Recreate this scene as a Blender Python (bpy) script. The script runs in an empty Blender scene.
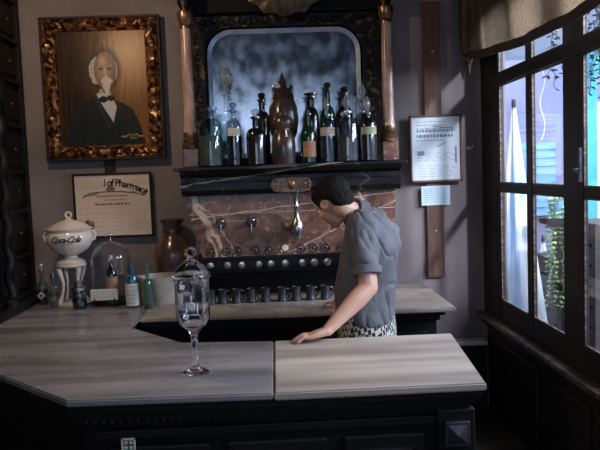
import bpy, bmesh, math, random
from mathutils import Vector, Matrix, noise
random.seed(7)
PI = math.pi
SC = bpy.context.scene
C = SC.collection

# ---------------------------------------------------------------- camera
cam_d = bpy.data.cameras.new('camera'); cam = bpy.data.objects.new('camera', cam_d); C.objects.link(cam)
cam_d.sensor_fit = 'HORIZONTAL'; cam_d.sensor_width = 36; cam_d.lens = 42.0; cam_d.clip_start = .05
def set_cam(yaw, pitch, roll, loc):
    F = Vector((math.sin(yaw)*math.cos(pitch), math.cos(yaw)*math.cos(pitch), -math.sin(pitch)))
    R = F.cross(Vector((0, 0, 1))).normalized(); U = R.cross(F)
    R2 = R*math.cos(roll)+U*math.sin(roll); U2 = -R*math.sin(roll)+U*math.cos(roll)
    m = Matrix((R2, U2, -F)).transposed().to_4x4(); m.translation = loc
    cam.matrix_world = m
set_cam(math.radians(1.9597), math.radians(4.4051), math.radians(-2.119), Vector((0, 0, 1.7)))
SC.camera = cam

# ---------------------------------------------------------------- world, daylight, exposure
w = bpy.data.worlds.new('sky'); SC.world = w; w.use_nodes = True
bg = w.node_tree.nodes['Background']; bg.inputs[0].default_value = (.50, .66, 1, 1); bg.inputs[1].default_value = .9
def area(name, loc, target, sx, sy, power, col):
    d = bpy.data.lights.new(name, 'AREA'); d.shape = 'RECTANGLE'; d.size = sx; d.size_y = sy; d.energy = power; d.color = col
    o = bpy.data.objects.new(name, d); C.objects.link(o); o.location = loc
    o.rotation_euler = (Vector(target)-Vector(loc)).to_track_quat('-Z', 'Y').to_euler(); return o
area('street_daylight', (3.9, 2.3, 3.2), (.6, 3.0, .9), 3.5, 2.0, 600, (.84, .91, 1))
area('courtyard_daylight', (2.6, 5.6, 4.2), (2.3, 6.0, 0), 2.5, 3.0, 330, (.62, .78, 1))
area('added_front_fill', (-.2, -3.2, 2.3), (0, 3.5, 1.1), 2.6, 1.7, 34, (.80, .88, 1))  # unseen fill lamp added behind the viewer to brighten the bar front
sd_ = bpy.data.lights.new('sun_patch_spot', 'SPOT'); sd_.energy = 1500; sd_.color = (.92, .92, 1); sd_.spot_size = math.radians(27); sd_.spot_blend = .5; sd_.shadow_soft_size = .14  # spot added outdoors, standing in for low sun through the far sash
so_ = bpy.data.objects.new('sun_patch_spot', sd_); C.objects.link(so_); so_.location = (3.13, -.8, 3.8); so_.rotation_euler = (Vector((1.43, 4.2, 2.3))-so_.location).to_track_quat('-Z', 'Y').to_euler()
SC.view_settings.view_transform = 'Standard'; SC.view_settings.look = 'None'
SC.view_settings.gamma = 1; SC.view_settings.use_curve_mapping = False
SC.view_settings.exposure = 0.08
SC.cycles.use_denoising = True

# ---------------------------------------------------------------- materials
def nt(name):
    m = bpy.data.materials.new(name); m.use_nodes = True
    return m, m.node_tree.nodes, m.node_tree.links, m.node_tree.nodes['Principled BSDF']
def tex(N, L, scale, stretch=(1, 1, 1), rot=(0, 0, 0), detail=6, dist=0, kind='ShaderNodeTexNoise', coord='Object'):
    tc = N.new('ShaderNodeTexCoord'); mp = N.new('ShaderNodeMapping'); t = N.new(kind)
    mp.inputs['Scale'].default_value = stretch; mp.inputs['Rotation'].default_value = rot
    L.new(tc.outputs[coord], mp.inputs[0]); L.new(mp.outputs[0], t.inputs['Vector']); t.inputs['Scale'].default_value = scale
    if kind == 'ShaderNodeTexNoise':
        t.inputs['Detail'].default_value = detail; t.inputs['Distortion'].default_value = dist
    return t
def ramp(N, L, src, stops):
    r = N.new('ShaderNodeValToRGB'); e = r.color_ramp.elements
    while len(e) < len(stops): e.new(.5)
    for i, (p, c) in enumerate(stops):
        e[i].position = p; e[i].color = (c[0], c[1], c[2], 1) if hasattr(c, '__len__') else (c, c, c, 1)
    L.new(src, r.inputs[0]); return r
def mix(N, L, f, a, b):
    m = N.new('ShaderNodeMix'); m.data_type = 'RGBA'
    for k, v in ((0, f), (6, a), (7, b)):
        if hasattr(v, 'links'): L.new(v, m.inputs[k])
        elif k == 0: m.inputs[0].default_value = v
        else: m.inputs[k].default_value = (v[0], v[1], v[2], 1)
    return m.outputs[2]
def bump(N, L, P, src, s, d=.01):
    b = N.new('ShaderNodeBump'); b.inputs['Strength'].default_value = s; b.inputs['Distance'].default_value = d
    L.new(src, b.inputs['Height']); L.new(b.outputs[0], P.inputs['Normal'])
def mat(name, c1, c2=None, scale=8, stretch=(1, 1, 1), rough=.5, metal=0, bmp=0, dist=0, rot=(0, 0, 0), lo=.35, hi=.65, rough2=None, coat=0, spec=None, bdist=.01):
    m, N, L, P = nt(name)
    P.inputs['Roughness'].default_value = rough; P.inputs['Metallic'].default_value = metal
    if coat: P.inputs['Coat Weight'].default_value = coat; P.inputs['Coat Roughness'].default_value = .15
    if spec is not None: P.inputs['Specular IOR Level'].default_value = spec
    c2 = c2 or tuple(x*.75 for x in c1)
    t = tex(N, L, scale, stretch, rot, dist=dist)
    r = ramp(N, L, t.outputs[0], [(lo, c2), (hi, c1)]); L.new(r.outputs[0], P.inputs['Base Color'])
    if rough2 is not None:
        rr = ramp(N, L, t.outputs[0], [(lo, rough2), (hi, rough)]); L.new(rr.outputs[0], P.inputs['Roughness'])
    if bmp: bump(N, L, P, t.outputs[0], bmp, bdist)
    return m
def marble(name, a, b, vein, scale=3, vs=2.2, stretch=(1, 1, 1), rot=(0, 0, 0), rough=.25, vw=.03, vmix=.8, spots=None, det=8, vdet=3.5):
    m, N, L, P = nt(name); P.inputs['Roughness'].default_value = rough
    t = tex(N, L, scale, stretch, rot, det, .6 if det > 4 else 0); r = ramp(N, L, t.outputs[0], [(.32, b), (.66, a)])
    v = tex(N, L, vs, stretch, rot, vdet, .8 if vdet > 2 else 0)
    vr = ramp(N, L, v.outputs[0], [(.5-vw, 0), (.5, 1), (.5+vw, 0)])
    mul = N.new('ShaderNodeMath'); mul.operation = 'MULTIPLY'; L.new(vr.outputs[0], mul.inputs[0]); mul.inputs[1].default_value = vmix
    col = mix(N, L, mul.outputs[0], r.outputs[0], vein)
    if spots:
        s = tex(N, L, spots[0], (1, 1, 1), detail=4); sr = ramp(N, L, s.outputs[0], [(.60, 0), (.68, .8)])
        col = mix(N, L, sr.outputs[0], col, spots[1])
    L.new(col, P.inputs['Base Color'])
    g = tex(N, L, 7, detail=2); rr = ramp(N, L, g.outputs[0], [(.3, max(.05, rough-.06)), (.7, rough+.08)]); L.new(rr.outputs[0], P.inputs['Roughness'])
    return m
def bands(m, lines_, col, coord='Object'):
    """adds a few long ragged veins, each near the line a*x + b*z = c"""
    N, L = m.node_tree.nodes, m.node_tree.links; P = N['Principled BSDF']
    tc = N.new('ShaderNodeTexCoord'); nz1 = N.new('ShaderNodeTexNoise'); nz1.inputs['Scale'].default_value = 7; nz1.inputs['Detail'].default_value = 6; L.new(tc.outputs[coord], nz1.inputs['Vector'])
    sp = N.new('ShaderNodeSeparateXYZ'); L.new(tc.outputs[coord], sp.inputs[0])
    def mth(op, a, b=None):
        q = N.new('ShaderNodeMath'); q.operation = op
        for i, v in enumerate((a, b)):
            if v is None: continue
            if hasattr(v, 'links'): L.new(v, q.inputs[i])
            else: q.inputs[i].default_value = v
        return q.outputs[0]
    cur = P.inputs['Base Color'].links[0].from_socket
    for a, b, c, wd, amp in lines_:
        d = mth('ADD', mth('MULTIPLY', sp.outputs[0], a), mth('MULTIPLY', sp.outputs[2], b))
        d = mth('ADD', d, mth('MULTIPLY', mth('SUBTRACT', nz1.outputs[0], .5), amp))
        d = mth('ABSOLUTE', mth('SUBTRACT', d, c))
        wn = N.new('ShaderNodeTexNoise'); wn.inputs['Scale'].default_value = 19; L.new(tc.outputs[coord], wn.inputs['Vector'])
        d = mth('DIVIDE', d, mth('MULTIPLY', wn.outputs[0], wd*2))
        r = ramp(N, L, d, [(.55, 1), (1.0, 0)])
        cur = mix(N, L, r.outputs[0], cur, col)
    L.new(cur, P.inputs['Base Color'])
def glass(name, tint, base=.04, edge=.55, rough=.03, dens=1.0, body=None, bodyf=0.0):
    """thin pane of glass: tinted see-through with reflections that grow towards grazing angles"""
    m, N, L, P = nt(name); out = N['Material Output']; N.remove(P)
    tr = N.new('ShaderNodeBsdfTransparent'); tr.inputs[0].default_value = (*tint, 1)
    gl = N.new('ShaderNodeBsdfGlossy'); gl.inputs[0].default_value = (.95, .97, 1, 1); gl.inputs['Roughness'].default_value = rough
    lw = N.new('ShaderNodeLayerWeight'); lw.inputs[0].default_value = .5
    pw = N.new('ShaderNodeMath'); pw.operation = 'POWER'; pw.inputs[1].default_value = 2.5; L.new(lw.outputs['Facing'], pw.inputs[0])
    ma = N.new('ShaderNodeMath'); ma.operation = 'MULTIPLY_ADD'; L.new(pw.outputs[0], ma.inputs[0]); ma.inputs[1].default_value = edge; ma.inputs[2].default_value = base
    first = tr.outputs[0]
    if body:
        df = N.new('ShaderNodeBsdfPrincipled'); df.inputs['Base Color'].default_value = (*body, 1); df.inputs['Roughness'].default_value = .2
        b2 = N.new('ShaderNodeMixShader'); b2.inputs[0].default_value = bodyf; L.new(tr.outputs[0], b2.inputs[1]); L.new(df.outputs[0], b2.inputs[2]); first = b2.outputs[0]
    ms = N.new('ShaderNodeMixShader'); L.new(ma.outputs[0], ms.inputs[0]); L.new(first, ms.inputs[1]); L.new(gl.outputs[0], ms.inputs[2])
    L.new(ms.outputs[0], out.inputs[0]); return m

M = {}
M['wall'] = mat('old_plaster', (.245, .210, .208), (.165, .140, .138), 2.2, rough=.85, bmp=.35, dist=.4, bdist=.008)
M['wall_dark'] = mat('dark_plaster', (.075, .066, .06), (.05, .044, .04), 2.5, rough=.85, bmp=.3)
M['ceil'] = mat('old_ceiling_paint', (.05, .042, .04), (.035, .03, .028), 2, rough=.8)
M['floor'] = mat('dark_floor_tiles', (.05, .042, .035), (.03, .025, .02), 5, rough=.5)
M['wood'] = mat('ebonised_wood', (.011, .0095, .0095), (.005, .0045, .005), 4, (1, 1, 9), rough=.48, bmp=.15, spec=.16)
M['woodwin'] = mat('painted_window_wood', (.022, .017, .015), (.011, .009, .008), 6, (1, 1, 12), rough=.5, bmp=.2, spec=.25)
M['worn'] = mat('worn_sill_wood', (.20, .14, .10), (.03, .022, .018), 9, (1, 2.2, 8), rough=.45, bmp=.2, lo=.42, hi=.66)
M['board'] = mat('brown_board', (.13, .058, .034), (.075, .034, .020), 5, (8, 8, 1), rough=.55, bmp=.2)
M['greymarble'] = marble('grey_marble', (.27, .25, .25), (.10, .092, .094), (.09, .082, .085), 2.2, 1.3, (.28, 2.6, 1), (0, 0, .16), .30, .06, .6, det=4, vdet=1)
M['warmmarble'] = marble('cream_marble', (.50, .43, .36), (.25, .205, .17), (.15, .12, .10), 2.2, 1.3, (.28, 2.4, 1), (0, 0, -.12), .34, .06, .6, det=4, vdet=1)
M['barmarble'] = marble('beige_marble', (.36, .30, .25), (.20, .165, .14), (.12, .09, .08), 3, 1.8, (.8, 1.5, 1), (0, 0, .2), .38, .03, .5)
M['edge'] = marble('chipped_marble_edge', (.24, .19, .16), (.10, .08, .07), (.06, .05, .045), 9, 4, rough=.5)
M['redmarble'] = marble('red_marble', (.22, .10, .066), (.050, .028, .022), (.48, .36, .27), 11, 3.4, (1, 1, 1.25), (0, .5, 0), .24, .009, .35, (30, (.44, .31, .24)), 8, 1.5)
M['blackmarble'] = marble('black_marble', (.010, .010, .011), (.005, .005, .006), (.16, .14, .12), 6, 1.7, (1, 1, 3.2), (0, .12, 0), .34, .010, .6)
M['blackmarble'].node_tree.nodes['Principled BSDF'].inputs['Specular IOR Level'].default_value = .22
bands(M['blackmarble'], [(-.12, 1, 1.70, .005, .05)], (.34, .29, .24))
bands(M['redmarble'], [(1, .42, .145, .022, .16), (1, .30, -.035, .008, .12), (.9, .55, .42, .006, .2), (-.1, 1, 1.475, .004, .03), (-.45, 1, 1.16, .004, .10), (1, .2, .86, .008, .2)], (.52, .40, .31))
M['pinkmarble'] = marble('pink_marble', (.58, .40, .33), (.30, .18, .14), (.62, .52, .46), 5, 3.2, (3, 3, .8), (0, .2, 0), .22, .05, .6)
M['gilt'] = mat('worn_gilt', (.50, .25, .10), (.045, .018, .012), 30, rough=.34, metal=.75, bmp=.5, lo=.42, hi=.60)
M['goldspeck'] = mat('black_with_gilt_specks', (.16, .10, .04), (.008, .0075, .008), 22, rough=.4, metal=.2, bmp=.5, lo=.54, hi=.68, spec=.2)
M['copper'] = mat('tarnished_copper', (.42, .22, .13), (.15, .075, .045), 14, rough=.3, metal=.8, bmp=.1)
M['brass'] = mat('old_brass', (.42, .29, .12), (.20, .13, .06), 18, rough=.35, metal=.9)
M['darkbrass'] = mat('dark_brass', (.20, .135, .09), (.08, .055, .04), 22, rough=.35, metal=.8, bmp=.3)
M['silver'] = mat('old_silver_plate', (.55, .54, .54), (.25, .24, .24), 14, rough=.2, metal=1, rough2=.35)
M['pewter'] = mat('dark_pewter', (.10, .11, .13), (.05, .055, .065), 16, rough=.32, metal=.75)
M['ceramic'] = mat('cream_glazed_china', (.80, .72, .62), (.66, .57, .48), 5, rough=.22, coat=.3)
M['stone'] = mat('grey_white_marble_bowl', (.42, .38, .33), (.26, .22, .18), 9, rough=.45, bmp=.1)
M['ink'] = mat('dark_ink', (.05, .025, .02), rough=.5)
M['black'] = mat('black_gloss', (.008, .008, .009), rough=.3, spec=.25)
M['paper'] = mat('aged_paper', (.78, .66, .55), (.62, .50, .41), 2.2, rough=.7, lo=.3, hi=.7)
M['bluepaper'] = mat('pale_printed_paper', (.60, .66, .70), (.46, .53, .60), 3, rough=.7, lo=.3, hi=.7)
M['cyanpaper'] = mat('pale_blue_note', (.55, .68, .74), (.44, .58, .66), 6, rough=.7)
M['inkgrey'] = mat('faded_grey_print', (.13, .12, .12), (.20, .18, .17), 30, rough=.7)
M['inkblue'] = mat('faded_blue_print', (.12, .15, .19), (.20, .24, .29), 30, rough=.7)
M['stopglass'] = glass('cut_glass_stopper', (.85, .90, .92), .10, .9, .05, body=(.75, .82, .86), bodyf=.22)
M['label'] = mat('cream_label', (.60, .55, .44), (.48, .42, .32), 20, rough=.6)
M['labelgreen'] = mat('greenish_label', (.42, .46, .26), (.30, .34, .20), 20, rough=.6)
M['labelorange'] = mat('orange_label', (.50, .25, .13), (.36, .17, .09), 25, rough=.6)
M['labelwhite'] = mat('white_label', (.74, .72, .68), (.62, .59, .55), 15, rough=.55)
M['cork'] = mat('cork', (.25, .16, .09), (.14, .09, .05), 60, rough=.8)
M['terra'] = mat('glazed_terracotta', (.26, .115, .075), (.06, .038, .03), 3, rough=.25, coat=.4, lo=.4, hi=.6)
M['brownpot'] = mat('brown_stoneware', (.085, .055, .045), (.035, .025, .022), 5, (1, 1, 3), rough=.28, coat=.5)
M['clear'] = glass('clear_glass', (.93, .96, .97), .05, .75)
M['jarglass'] = glass('engraved_clear_glass', (.90, .93, .98), .10, 1.0, .03, body=(.70, .78, .95), bodyf=.05)
def solid_glass(name, col, rough=0.0):
    m, N, L, P = nt(name); P.inputs['Base Color'].default_value = (*col, 1); P.inputs['Transmission Weight'].default_value = 1; P.inputs['IOR'].default_value = 1.46; P.inputs['Roughness'].default_value = rough
    return m
M['jarglass'] = solid_glass('thick_clear_glass', (.96, .98, 1))
M['greyglass'] = glass('smoky_glass', (.62, .66, .68), .09, .95)
M['greenglass'] = glass('green_glass', (.06, .26, .12), .06, .7, body=(.01, .10, .04), bodyf=.35)
M['paleg'] = glass('pale_green_glass', (.50, .72, .62), .05, .7, body=(.10, .22, .17), bodyf=.25)
M['aqua'] = glass('aqua_glass', (.58, .74, .72), .05, .75)
M['tealglass'] = glass('teal_glass', (.12, .32, .38), .06, .7, body=(.02, .07, .09), bodyf=.4)
M['dkglass'] = glass('dark_brown_glass', (.05, .04, .035), .06, .6, body=(.012, .010, .010), bodyf=.7)
M['blueglass'] = glass('blue_glass_cap', (.10, .30, .42), .06, .7, body=(.02, .12, .17), bodyf=.7)
M['pane'] = glass('window_pane', (.95, .96, 1), .035, .35, .01)
M['liq_dark'] = mat('dark_liquid', (.012, .010, .012), rough=.2)
M['liq_blue'] = mat('dark_blue_liquid', (.010, .028, .045), rough=.2)
M['liq_grey'] = mat('grey_powder', (.16, .155, .13), (.10, .095, .08), 20, rough=.8)
M['liq_olive'] = mat('olive_liquid', (.075, .07, .045), rough=.3)
M['etched'] = mat('etched_glass_white', (.80, .84, .92), rough=.5)
M['linen'] = mat('tan_linen', (.30, .235, .165), (.17, .13, .095), 40, (1, 1, .6), rough=.9, bmp=.3)
M['hem'] = mat('dark_hem_band', (.045, .038, .034), rough=.85)
M['skin'] = mat('skin', (.62, .36, .27), (.54, .30, .22), 9, rough=.5)
M['skin'].node_tree.nodes['Principled BSDF'].inputs['Subsurface Weight'].default_value = .06
M['hair'] = mat('dark_brown_hair', (.012, .009, .008), (.006, .005, .005), 60, (1, 1, 5), rough=.7, bmp=.6, spec=.2)
M['shirt'] = mat('grey_blue_work_shirt', (.135, .138, .155), (.100, .102, .118), 9, rough=.85, bmp=.15)
M['shoe'] = mat('black_leather', (.02, .018, .017), rough=.4)
M['eye'] = mat('eye_dark', (.03, .02, .015), rough=.15)
M['eyew'] = mat('eye_white', (.7, .68, .65), rough=.2)
M['exwall'] = mat('mauve_painted_render', (.27, .26, .37), (.20, .20, .30), 1.5, rough=.8)
M['exground'] = mat('courtyard_paving', (.20, .19, .20), (.12, .12, .13), 4, rough=.8)
M['parasol'] = None
M['teal'] = mat('teal_paint', (.03, .36, .46), (.02, .24, .33), 4, rough=.6)
M['exblue'] = mat('pale_blue_shutter', (.22, .42, .66), (.16, .33, .56), 3, rough=.6)
M['cream'] = mat('cream_wall', (.62, .55, .44), rough=.8)
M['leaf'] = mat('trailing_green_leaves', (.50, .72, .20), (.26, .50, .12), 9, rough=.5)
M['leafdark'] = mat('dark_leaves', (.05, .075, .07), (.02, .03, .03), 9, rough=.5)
M['white'] = mat('white_cord', (.75, .75, .80), rough=.6)
M['crate'] = mat('dark_crate_wood', (.055, .04, .035), (.025, .018, .016), 5, (1, 1, 8), rough=.6, bmp=.2)
M['bulb'] = None
def m_emit(name, col, s):
    m, N, L, P = nt(name); P.inputs['Base Color'].default_value = (*col, 1); P.inputs['Emission Color'].default_value = (*col, 1); P.inputs['Emission Strength'].default_value = s; return m
M['bulb'] = m_emit('lit_bulb', (1, .72, .42), 6)
def m_check():
    m, N, L, P = nt('black_and_white_woven_check'); P.inputs['Roughness'].default_value = .85
    t = tex(N, L, 50, (1.25, 1.25, .75), (0, .35, .1), kind='ShaderNodeTexChecker', coord='Object')
    t.inputs[1].default_value = (.50, .48, .43, 1); t.inputs[2].default_value = (.012, .012, .014, 1)
    L.new(t.outputs[0], P.inputs['Base Color']); return m
M['check'] = m_check()
def m_parasol():
    m, N, L, P = nt('blue_and_white_canvas'); P.inputs['Roughness'].default_value = .8
    t = tex(N, L, 5.5, (1, 1, .10), (0, .1, 0), 3)
    r = ramp(N, L, t.outputs[0], [(.30, (.14, .42, .72)), (.42, (.50, .70, .90)), (.48, (.92, .94, .96))])
    L.new(r.outputs[0], P.inputs['Base Color']); return m
M['parasol'] = m_parasol()
def m_mirror():
    m, N, L, P = nt('foxed_old_mirror'); P.inputs['Metallic'].default_value = 1
    t = tex(N, L, 13, (1, 1, .8), detail=8); t3 = tex(N, L, 2.2, detail=3)
    r = ramp(N, L, t.outputs[0], [(.28, (.24, .27, .31)), (.72, (.44, .52, .62))]); r3 = ramp(N, L, t3.outputs[0], [(.38, .78), (.62, 1)])
    mm = N.new('ShaderNodeMix'); mm.data_type = 'RGBA'; mm.blend_type = 'MULTIPLY'; mm.inputs[0].default_value = 1; L.new(r.outputs[0], mm.inputs[6]); L.new(r3.outputs[0], mm.inputs[7]); L.new(mm.outputs[2], P.inputs['Base Color'])
    rr = ramp(N, L, t.outputs[0], [(.35, .12), (.7, .24)]); L.new(rr.outputs[0], P.inputs['Roughness'])
    return m
M['mirror'] = m_mirror()
M['bevel'] = mat('bevelled_mirror_edge', (.62, .74, .90), (.42, .52, .66), 12, rough=.3, metal=.8)
def m_attr():
    m, N, L, P = nt('oil_paint'); a = N.new('ShaderNodeVertexColor'); a.layer_name = 'paint'
    L.new(a.outputs[0], P.inputs['Base Color']); P.inputs['Roughness'].default_value = .30; P.inputs['Specular IOR Level'].default_value = .16
    t = tex(N, L, 40, (1, 1, .3)); bump(N, L, P, t.outputs[0], .5, .002); return m
M['paint'] = m_attr()

# ---------------------------------------------------------------- mesh helpers
def V(*a): return Vector(a)
def box(bm, x0, x1, y0, y1, z0, z1, bev=0):
    r = bmesh.ops.create_cube(bm, size=1, matrix=Matrix.Translation(((x0+x1)/2, (y0+y1)/2, (z0+z1)/2)) @ Matrix.Diagonal((abs(x1-x0), abs(y1-y0), abs(z1-z0), 1)))
    if bev:
        es = list({e for v in r['verts'] for e in v.link_edges})
        bmesh.ops.bevel(bm, geom=es, offset=bev, segments=2, affect='EDGES', profile=.5)
    return bm
def lathe(bm, prof, seg=28, center=(0, 0, 0), axis='Z', flute=None, sx=1, sy=1):
    """prof: (radius, height) list"""
    rings = []; c = Vector(center)
    for r, h in prof:
        if r < 1e-5:
            p = V(0, 0, h); rings.append([bm.verts.new(c+_ax(p, axis))]); continue
        ring = []
        for k in range(seg):
            a = 2*PI*k/seg; rr = r*(1+(flute(k, h) if flute else 0))
            ring.append(bm.verts.new(c+_ax(V(rr*math.cos(a)*sx, rr*math.sin(a)*sy, h), axis)))
        rings.append(ring)
    for a, b in zip(rings, rings[1:]):
        for k in range(seg):
            k2 = (k+1) % seg
            if len(a) == 1 and len(b) == 1: continue
            if len(a) == 1: bm.faces.new((a[0], b[k2], b[k]))
            elif len(b) == 1: bm.faces.new((a[k], a[k2], b[0]))
            else: bm.faces.new((a[k], a[k2], b[k2], b[k]))
    return bm
def _ax(p, axis):
    if axis == 'Z': return p
    if axis == 'Y': return V(p.x, p.z, p.y)
    if axis == '-Y': return V(p.x, -p.z, p.y)
    return V(p.z, p.x, p.y)
def tube(bm, pts, rad, seg=10, caps=True):
    pts = [Vector(p) for p in pts]; n = len(pts)
    rads = rad if hasattr(rad, '__len__') else [rad]*n
    up = None; rings = []
    for i in range(n):
        t = (pts[min(i+1, n-1)]-pts[max(i-1, 0)]).normalized()
        if up is None: up = t.orthogonal().normalized()
        up = (up - t*up.dot(t)).normalized(); s = t.cross(up)
        rings.append([bm.verts.new(pts[i]+(up*math.cos(2*PI*k/seg)+s*math.sin(2*PI*k/seg))*rads[i]) for k in range(seg)])
    for a, b in zip(rings, rings[1:]):
        for k in range(seg): bm.faces.new((a[k], a[(k+1) % seg], b[(k+1) % seg], b[k]))
    if caps: bm.faces.new(rings[0][::-1]); bm.faces.new(rings[-1])
    return bm
def prism(bm, poly, z0, z1):
    a = [bm.verts.new((x, y, z0)) for x, y in poly]; b = [bm.verts.new((x, y, z1)) for x, y in poly]
    n = len(poly); bm.faces.new(a[::-1]); bm.faces.new(b)
    for k in range(n): bm.faces.new((a[k], a[(k+1) % n], b[(k+1) % n], b[k]))
    return bm
def prism_y(bm, poly, y0, y1):
    a = [bm.verts.new((x, y0, z)) for x, z in poly]; b = [bm.verts.new((x, y1, z)) for x, z in poly]
    n = len(poly); bm.faces.new(a); bm.faces.new(b[::-1])
    for k in range(n): bm.faces.new((b[k], b[(k+1) % n], a[(k+1) % n], a[k]))
    return bm
def prism_x(bm, poly, x0, x1):
    a = [bm.verts.new((x0, y, z)) for y, z in poly]; b = [bm.verts.new((x1, y, z)) for y, z in poly]
    n = len(poly); bm.faces.new(a); bm.faces.new(b[::-1])
    for k in range(n): bm.faces.new((b[k], b[(k+1) % n], a[(k+1) % n], a[k]))
    return bm
def ball(bm, c, r, m3=None, seg=20):
    r = Vector(r) if hasattr(r, '__len__') else V(r, r, r)
    mt = Matrix.Translation(Vector(c)) @ (m3.to_4x4() if m3 else Matrix.Identity(4)) @ Matrix.Diagonal((*r, 1))
    bmesh.ops.create_uvsphere(bm, u_segments=seg, v_segments=max(8, seg//2), radius=1, matrix=mt); return bm
def torus(bm, c, R, r, normal=(0, -1, 0), seg=20, s2=8):
    q = V(0, 0, 1).rotation_difference(Vector(normal)); rings = []
    for i in range(seg):
        a = 2*PI*i/seg
        rings.append([bm.verts.new(Vector(c)+q @ V((R+r*math.cos(2*PI*j/s2))*math.cos(a), (R+r*math.cos(2*PI*j/s2))*math.sin(a), r*math.sin(2*PI*j/s2))) for j in range(s2)])
    for i in range(seg):
        A, B = rings[i], rings[(i+1) % seg]
        for j in range(s2): bm.faces.new((A[j], B[j], B[(j+1) % s2], A[(j+1) % s2]))
    return bm
def obj(name, bm, m, parent=None, smooth=False, ang=None):
    bmesh.ops.recalc_face_normals(bm, faces=bm.faces[:])
    me = bpy.data.meshes.new(name); bm.to_mesh(me); bm.free()
    return objm(name, me, m, parent, smooth)
def objm(name, me, m, parent=None, smooth=False):
    me.materials.clear(); me.materials.append(M[m] if isinstance(m, str) else m)
    o = bpy.data.objects.new(name, me); C.objects.link(o)
    if smooth:
        for p in me.polygons: p.use_smooth = True
        try: me.set_sharp_from_angle(angle=math.radians(38))
        except Exception: pass
    if parent: o.parent = parent
    return o
nb = bmesh.new
def thing(name, label, cat, loc=(0, 0, 0), rotz=0, group=None):
    o = bpy.data.objects.new(name, None); C.objects.link(o); o.empty_display_size = .05
    o.location = loc; o.rotation_euler = (0, 0, rotz); o['label'] = label; o['category'] = cat
    if group: o['group'] = group
    return o
def tag(o, label, cat, group=None):
    o['label'] = label; o['category'] = cat
    if group: o['group'] = group
    return o
def struct(name, bm, m, parent=None):
    o = obj(name, bm, m, parent)
    if not parent: o['kind'] = 'structure'
    return o
def copy_tree(o, parent=None):
    kids = list(o.children)
    c = o.copy(); C.objects.link(c)
    if parent: c.parent = parent
    for k in kids: copy_tree(k, c)
    return c
def evaluated(bm, mods):
    """remeshes the union of the shapes in bm into one closed skin"""
    bmesh.ops.recalc_face_normals(bm, faces=bm.faces[:])
    me = bpy.data.meshes.new('t'); bm.to_mesh(me); bm.free(); o = bpy.data.objects.new('t', me); C.objects.link(o)
    for kind, kw in mods:
        md = o.modifiers.new(kind, kind)
        for k, v in kw.items(): setattr(md, k, v)
    dg = bpy.context.evaluated_depsgraph_get(); dg.update(); ev = o.evaluated_get(dg)
    out = bpy.data.meshes.new_from_object(ev); bpy.data.objects.remove(o); bpy.data.meshes.remove(me); return out
def text(name, s, size, m, parent, fn, ext=.0, shear=0, spacing=1.0, bold=0):
    cu = bpy.data.curves.new('t', 'FONT'); cu.body = s; cu.size = size; cu.align_x = 'CENTER'; cu.align_y = 'CENTER'
    cu.extrude = .0004 if ext == 0 else ext; cu.shear = shear; cu.space_character = spacing; cu.offset = bold; cu.resolution_u = 3
    o = bpy.data.objects.new('t', cu); C.objects.link(o); dg = bpy.context.evaluated_depsgraph_get(); dg.update()
    me = bpy.data.meshes.new_from_object(o.evaluated_get(dg)); bpy.data.objects.remove(o)
    for v in me.vertices: v.co = fn(v.co.x, v.co.y, v.co.z)
    return objm(name, me, m, parent)

# ---------------------------------------------------------------- room shell
XR = 1.43
struct('floor', box(nb(), -2.3, 1.6, -2.8, 4.9, -.1, 0), 'floor')
struct('ceiling', box(nb(), -2.3, 1.6, -2.8, 4.9, 3.3, 3.4), 'ceil')
struct('wall_back', box(nb(), -2.3, 1.6, 4.78, 4.93, 0, 3.3), 'wall')
struct('wall_left', box(nb(), -2.35, -2.2, -2.7, 4.78, 0, 3.3), 'wall_dark')
bm = nb()   # shop front behind the viewer with one wide window opening added to let in fill light
box(bm, -2.2, -1.6, -2.7, -2.6, 0, 3.3); box(bm, 1.25, 1.6, -2.7, -2.6, 0, 3.3); box(bm, -1.6, 1.25, -2.7, -2.6, 0, 1.2); box(bm, -1.6, 1.25, -2.7, -2.6, 2.9, 3.3)
struct('wall_front', bm, 'wall_dark')
bm = nb()
box(bm, XR+.02, XR+.17, -2.6, 4.78, 0, .665); box(bm, XR+.0, XR+.17, -2.6, 4.78, 2.78, 3.3)
box(bm, XR, XR+.05, 4.46, 4.78, .665, 2.78)
for y in (4.40, 3.75, 3.10, 2.45, 1.8, 1.15, .5):   # raised dado panels
    box(bm, XR-.0, XR+.03, y-.58, y, .10, .54, .012)
struct('wall_right', bm, 'woodwin')
struct('trim_1', box(nb(), XR-.06, XR+.06, -2.6, 4.775, .655, .685, .006), 'worn')
bm = nb(); box(bm, XR-.012, XR+.02, -2.6, 4.775, .60, .655, .004)
struct('trim_2', bm, 'woodwin')
bm = nb(); box(bm, .9, XR-.01, 4.70, 4.78, 0, .46); struct('baseboard_back', bm, 'woodwin')
struct('trim_3', box(nb(), .9, XR-.01, 4.68, 4.78, .462, .492, .006), 'ceramic')

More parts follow.
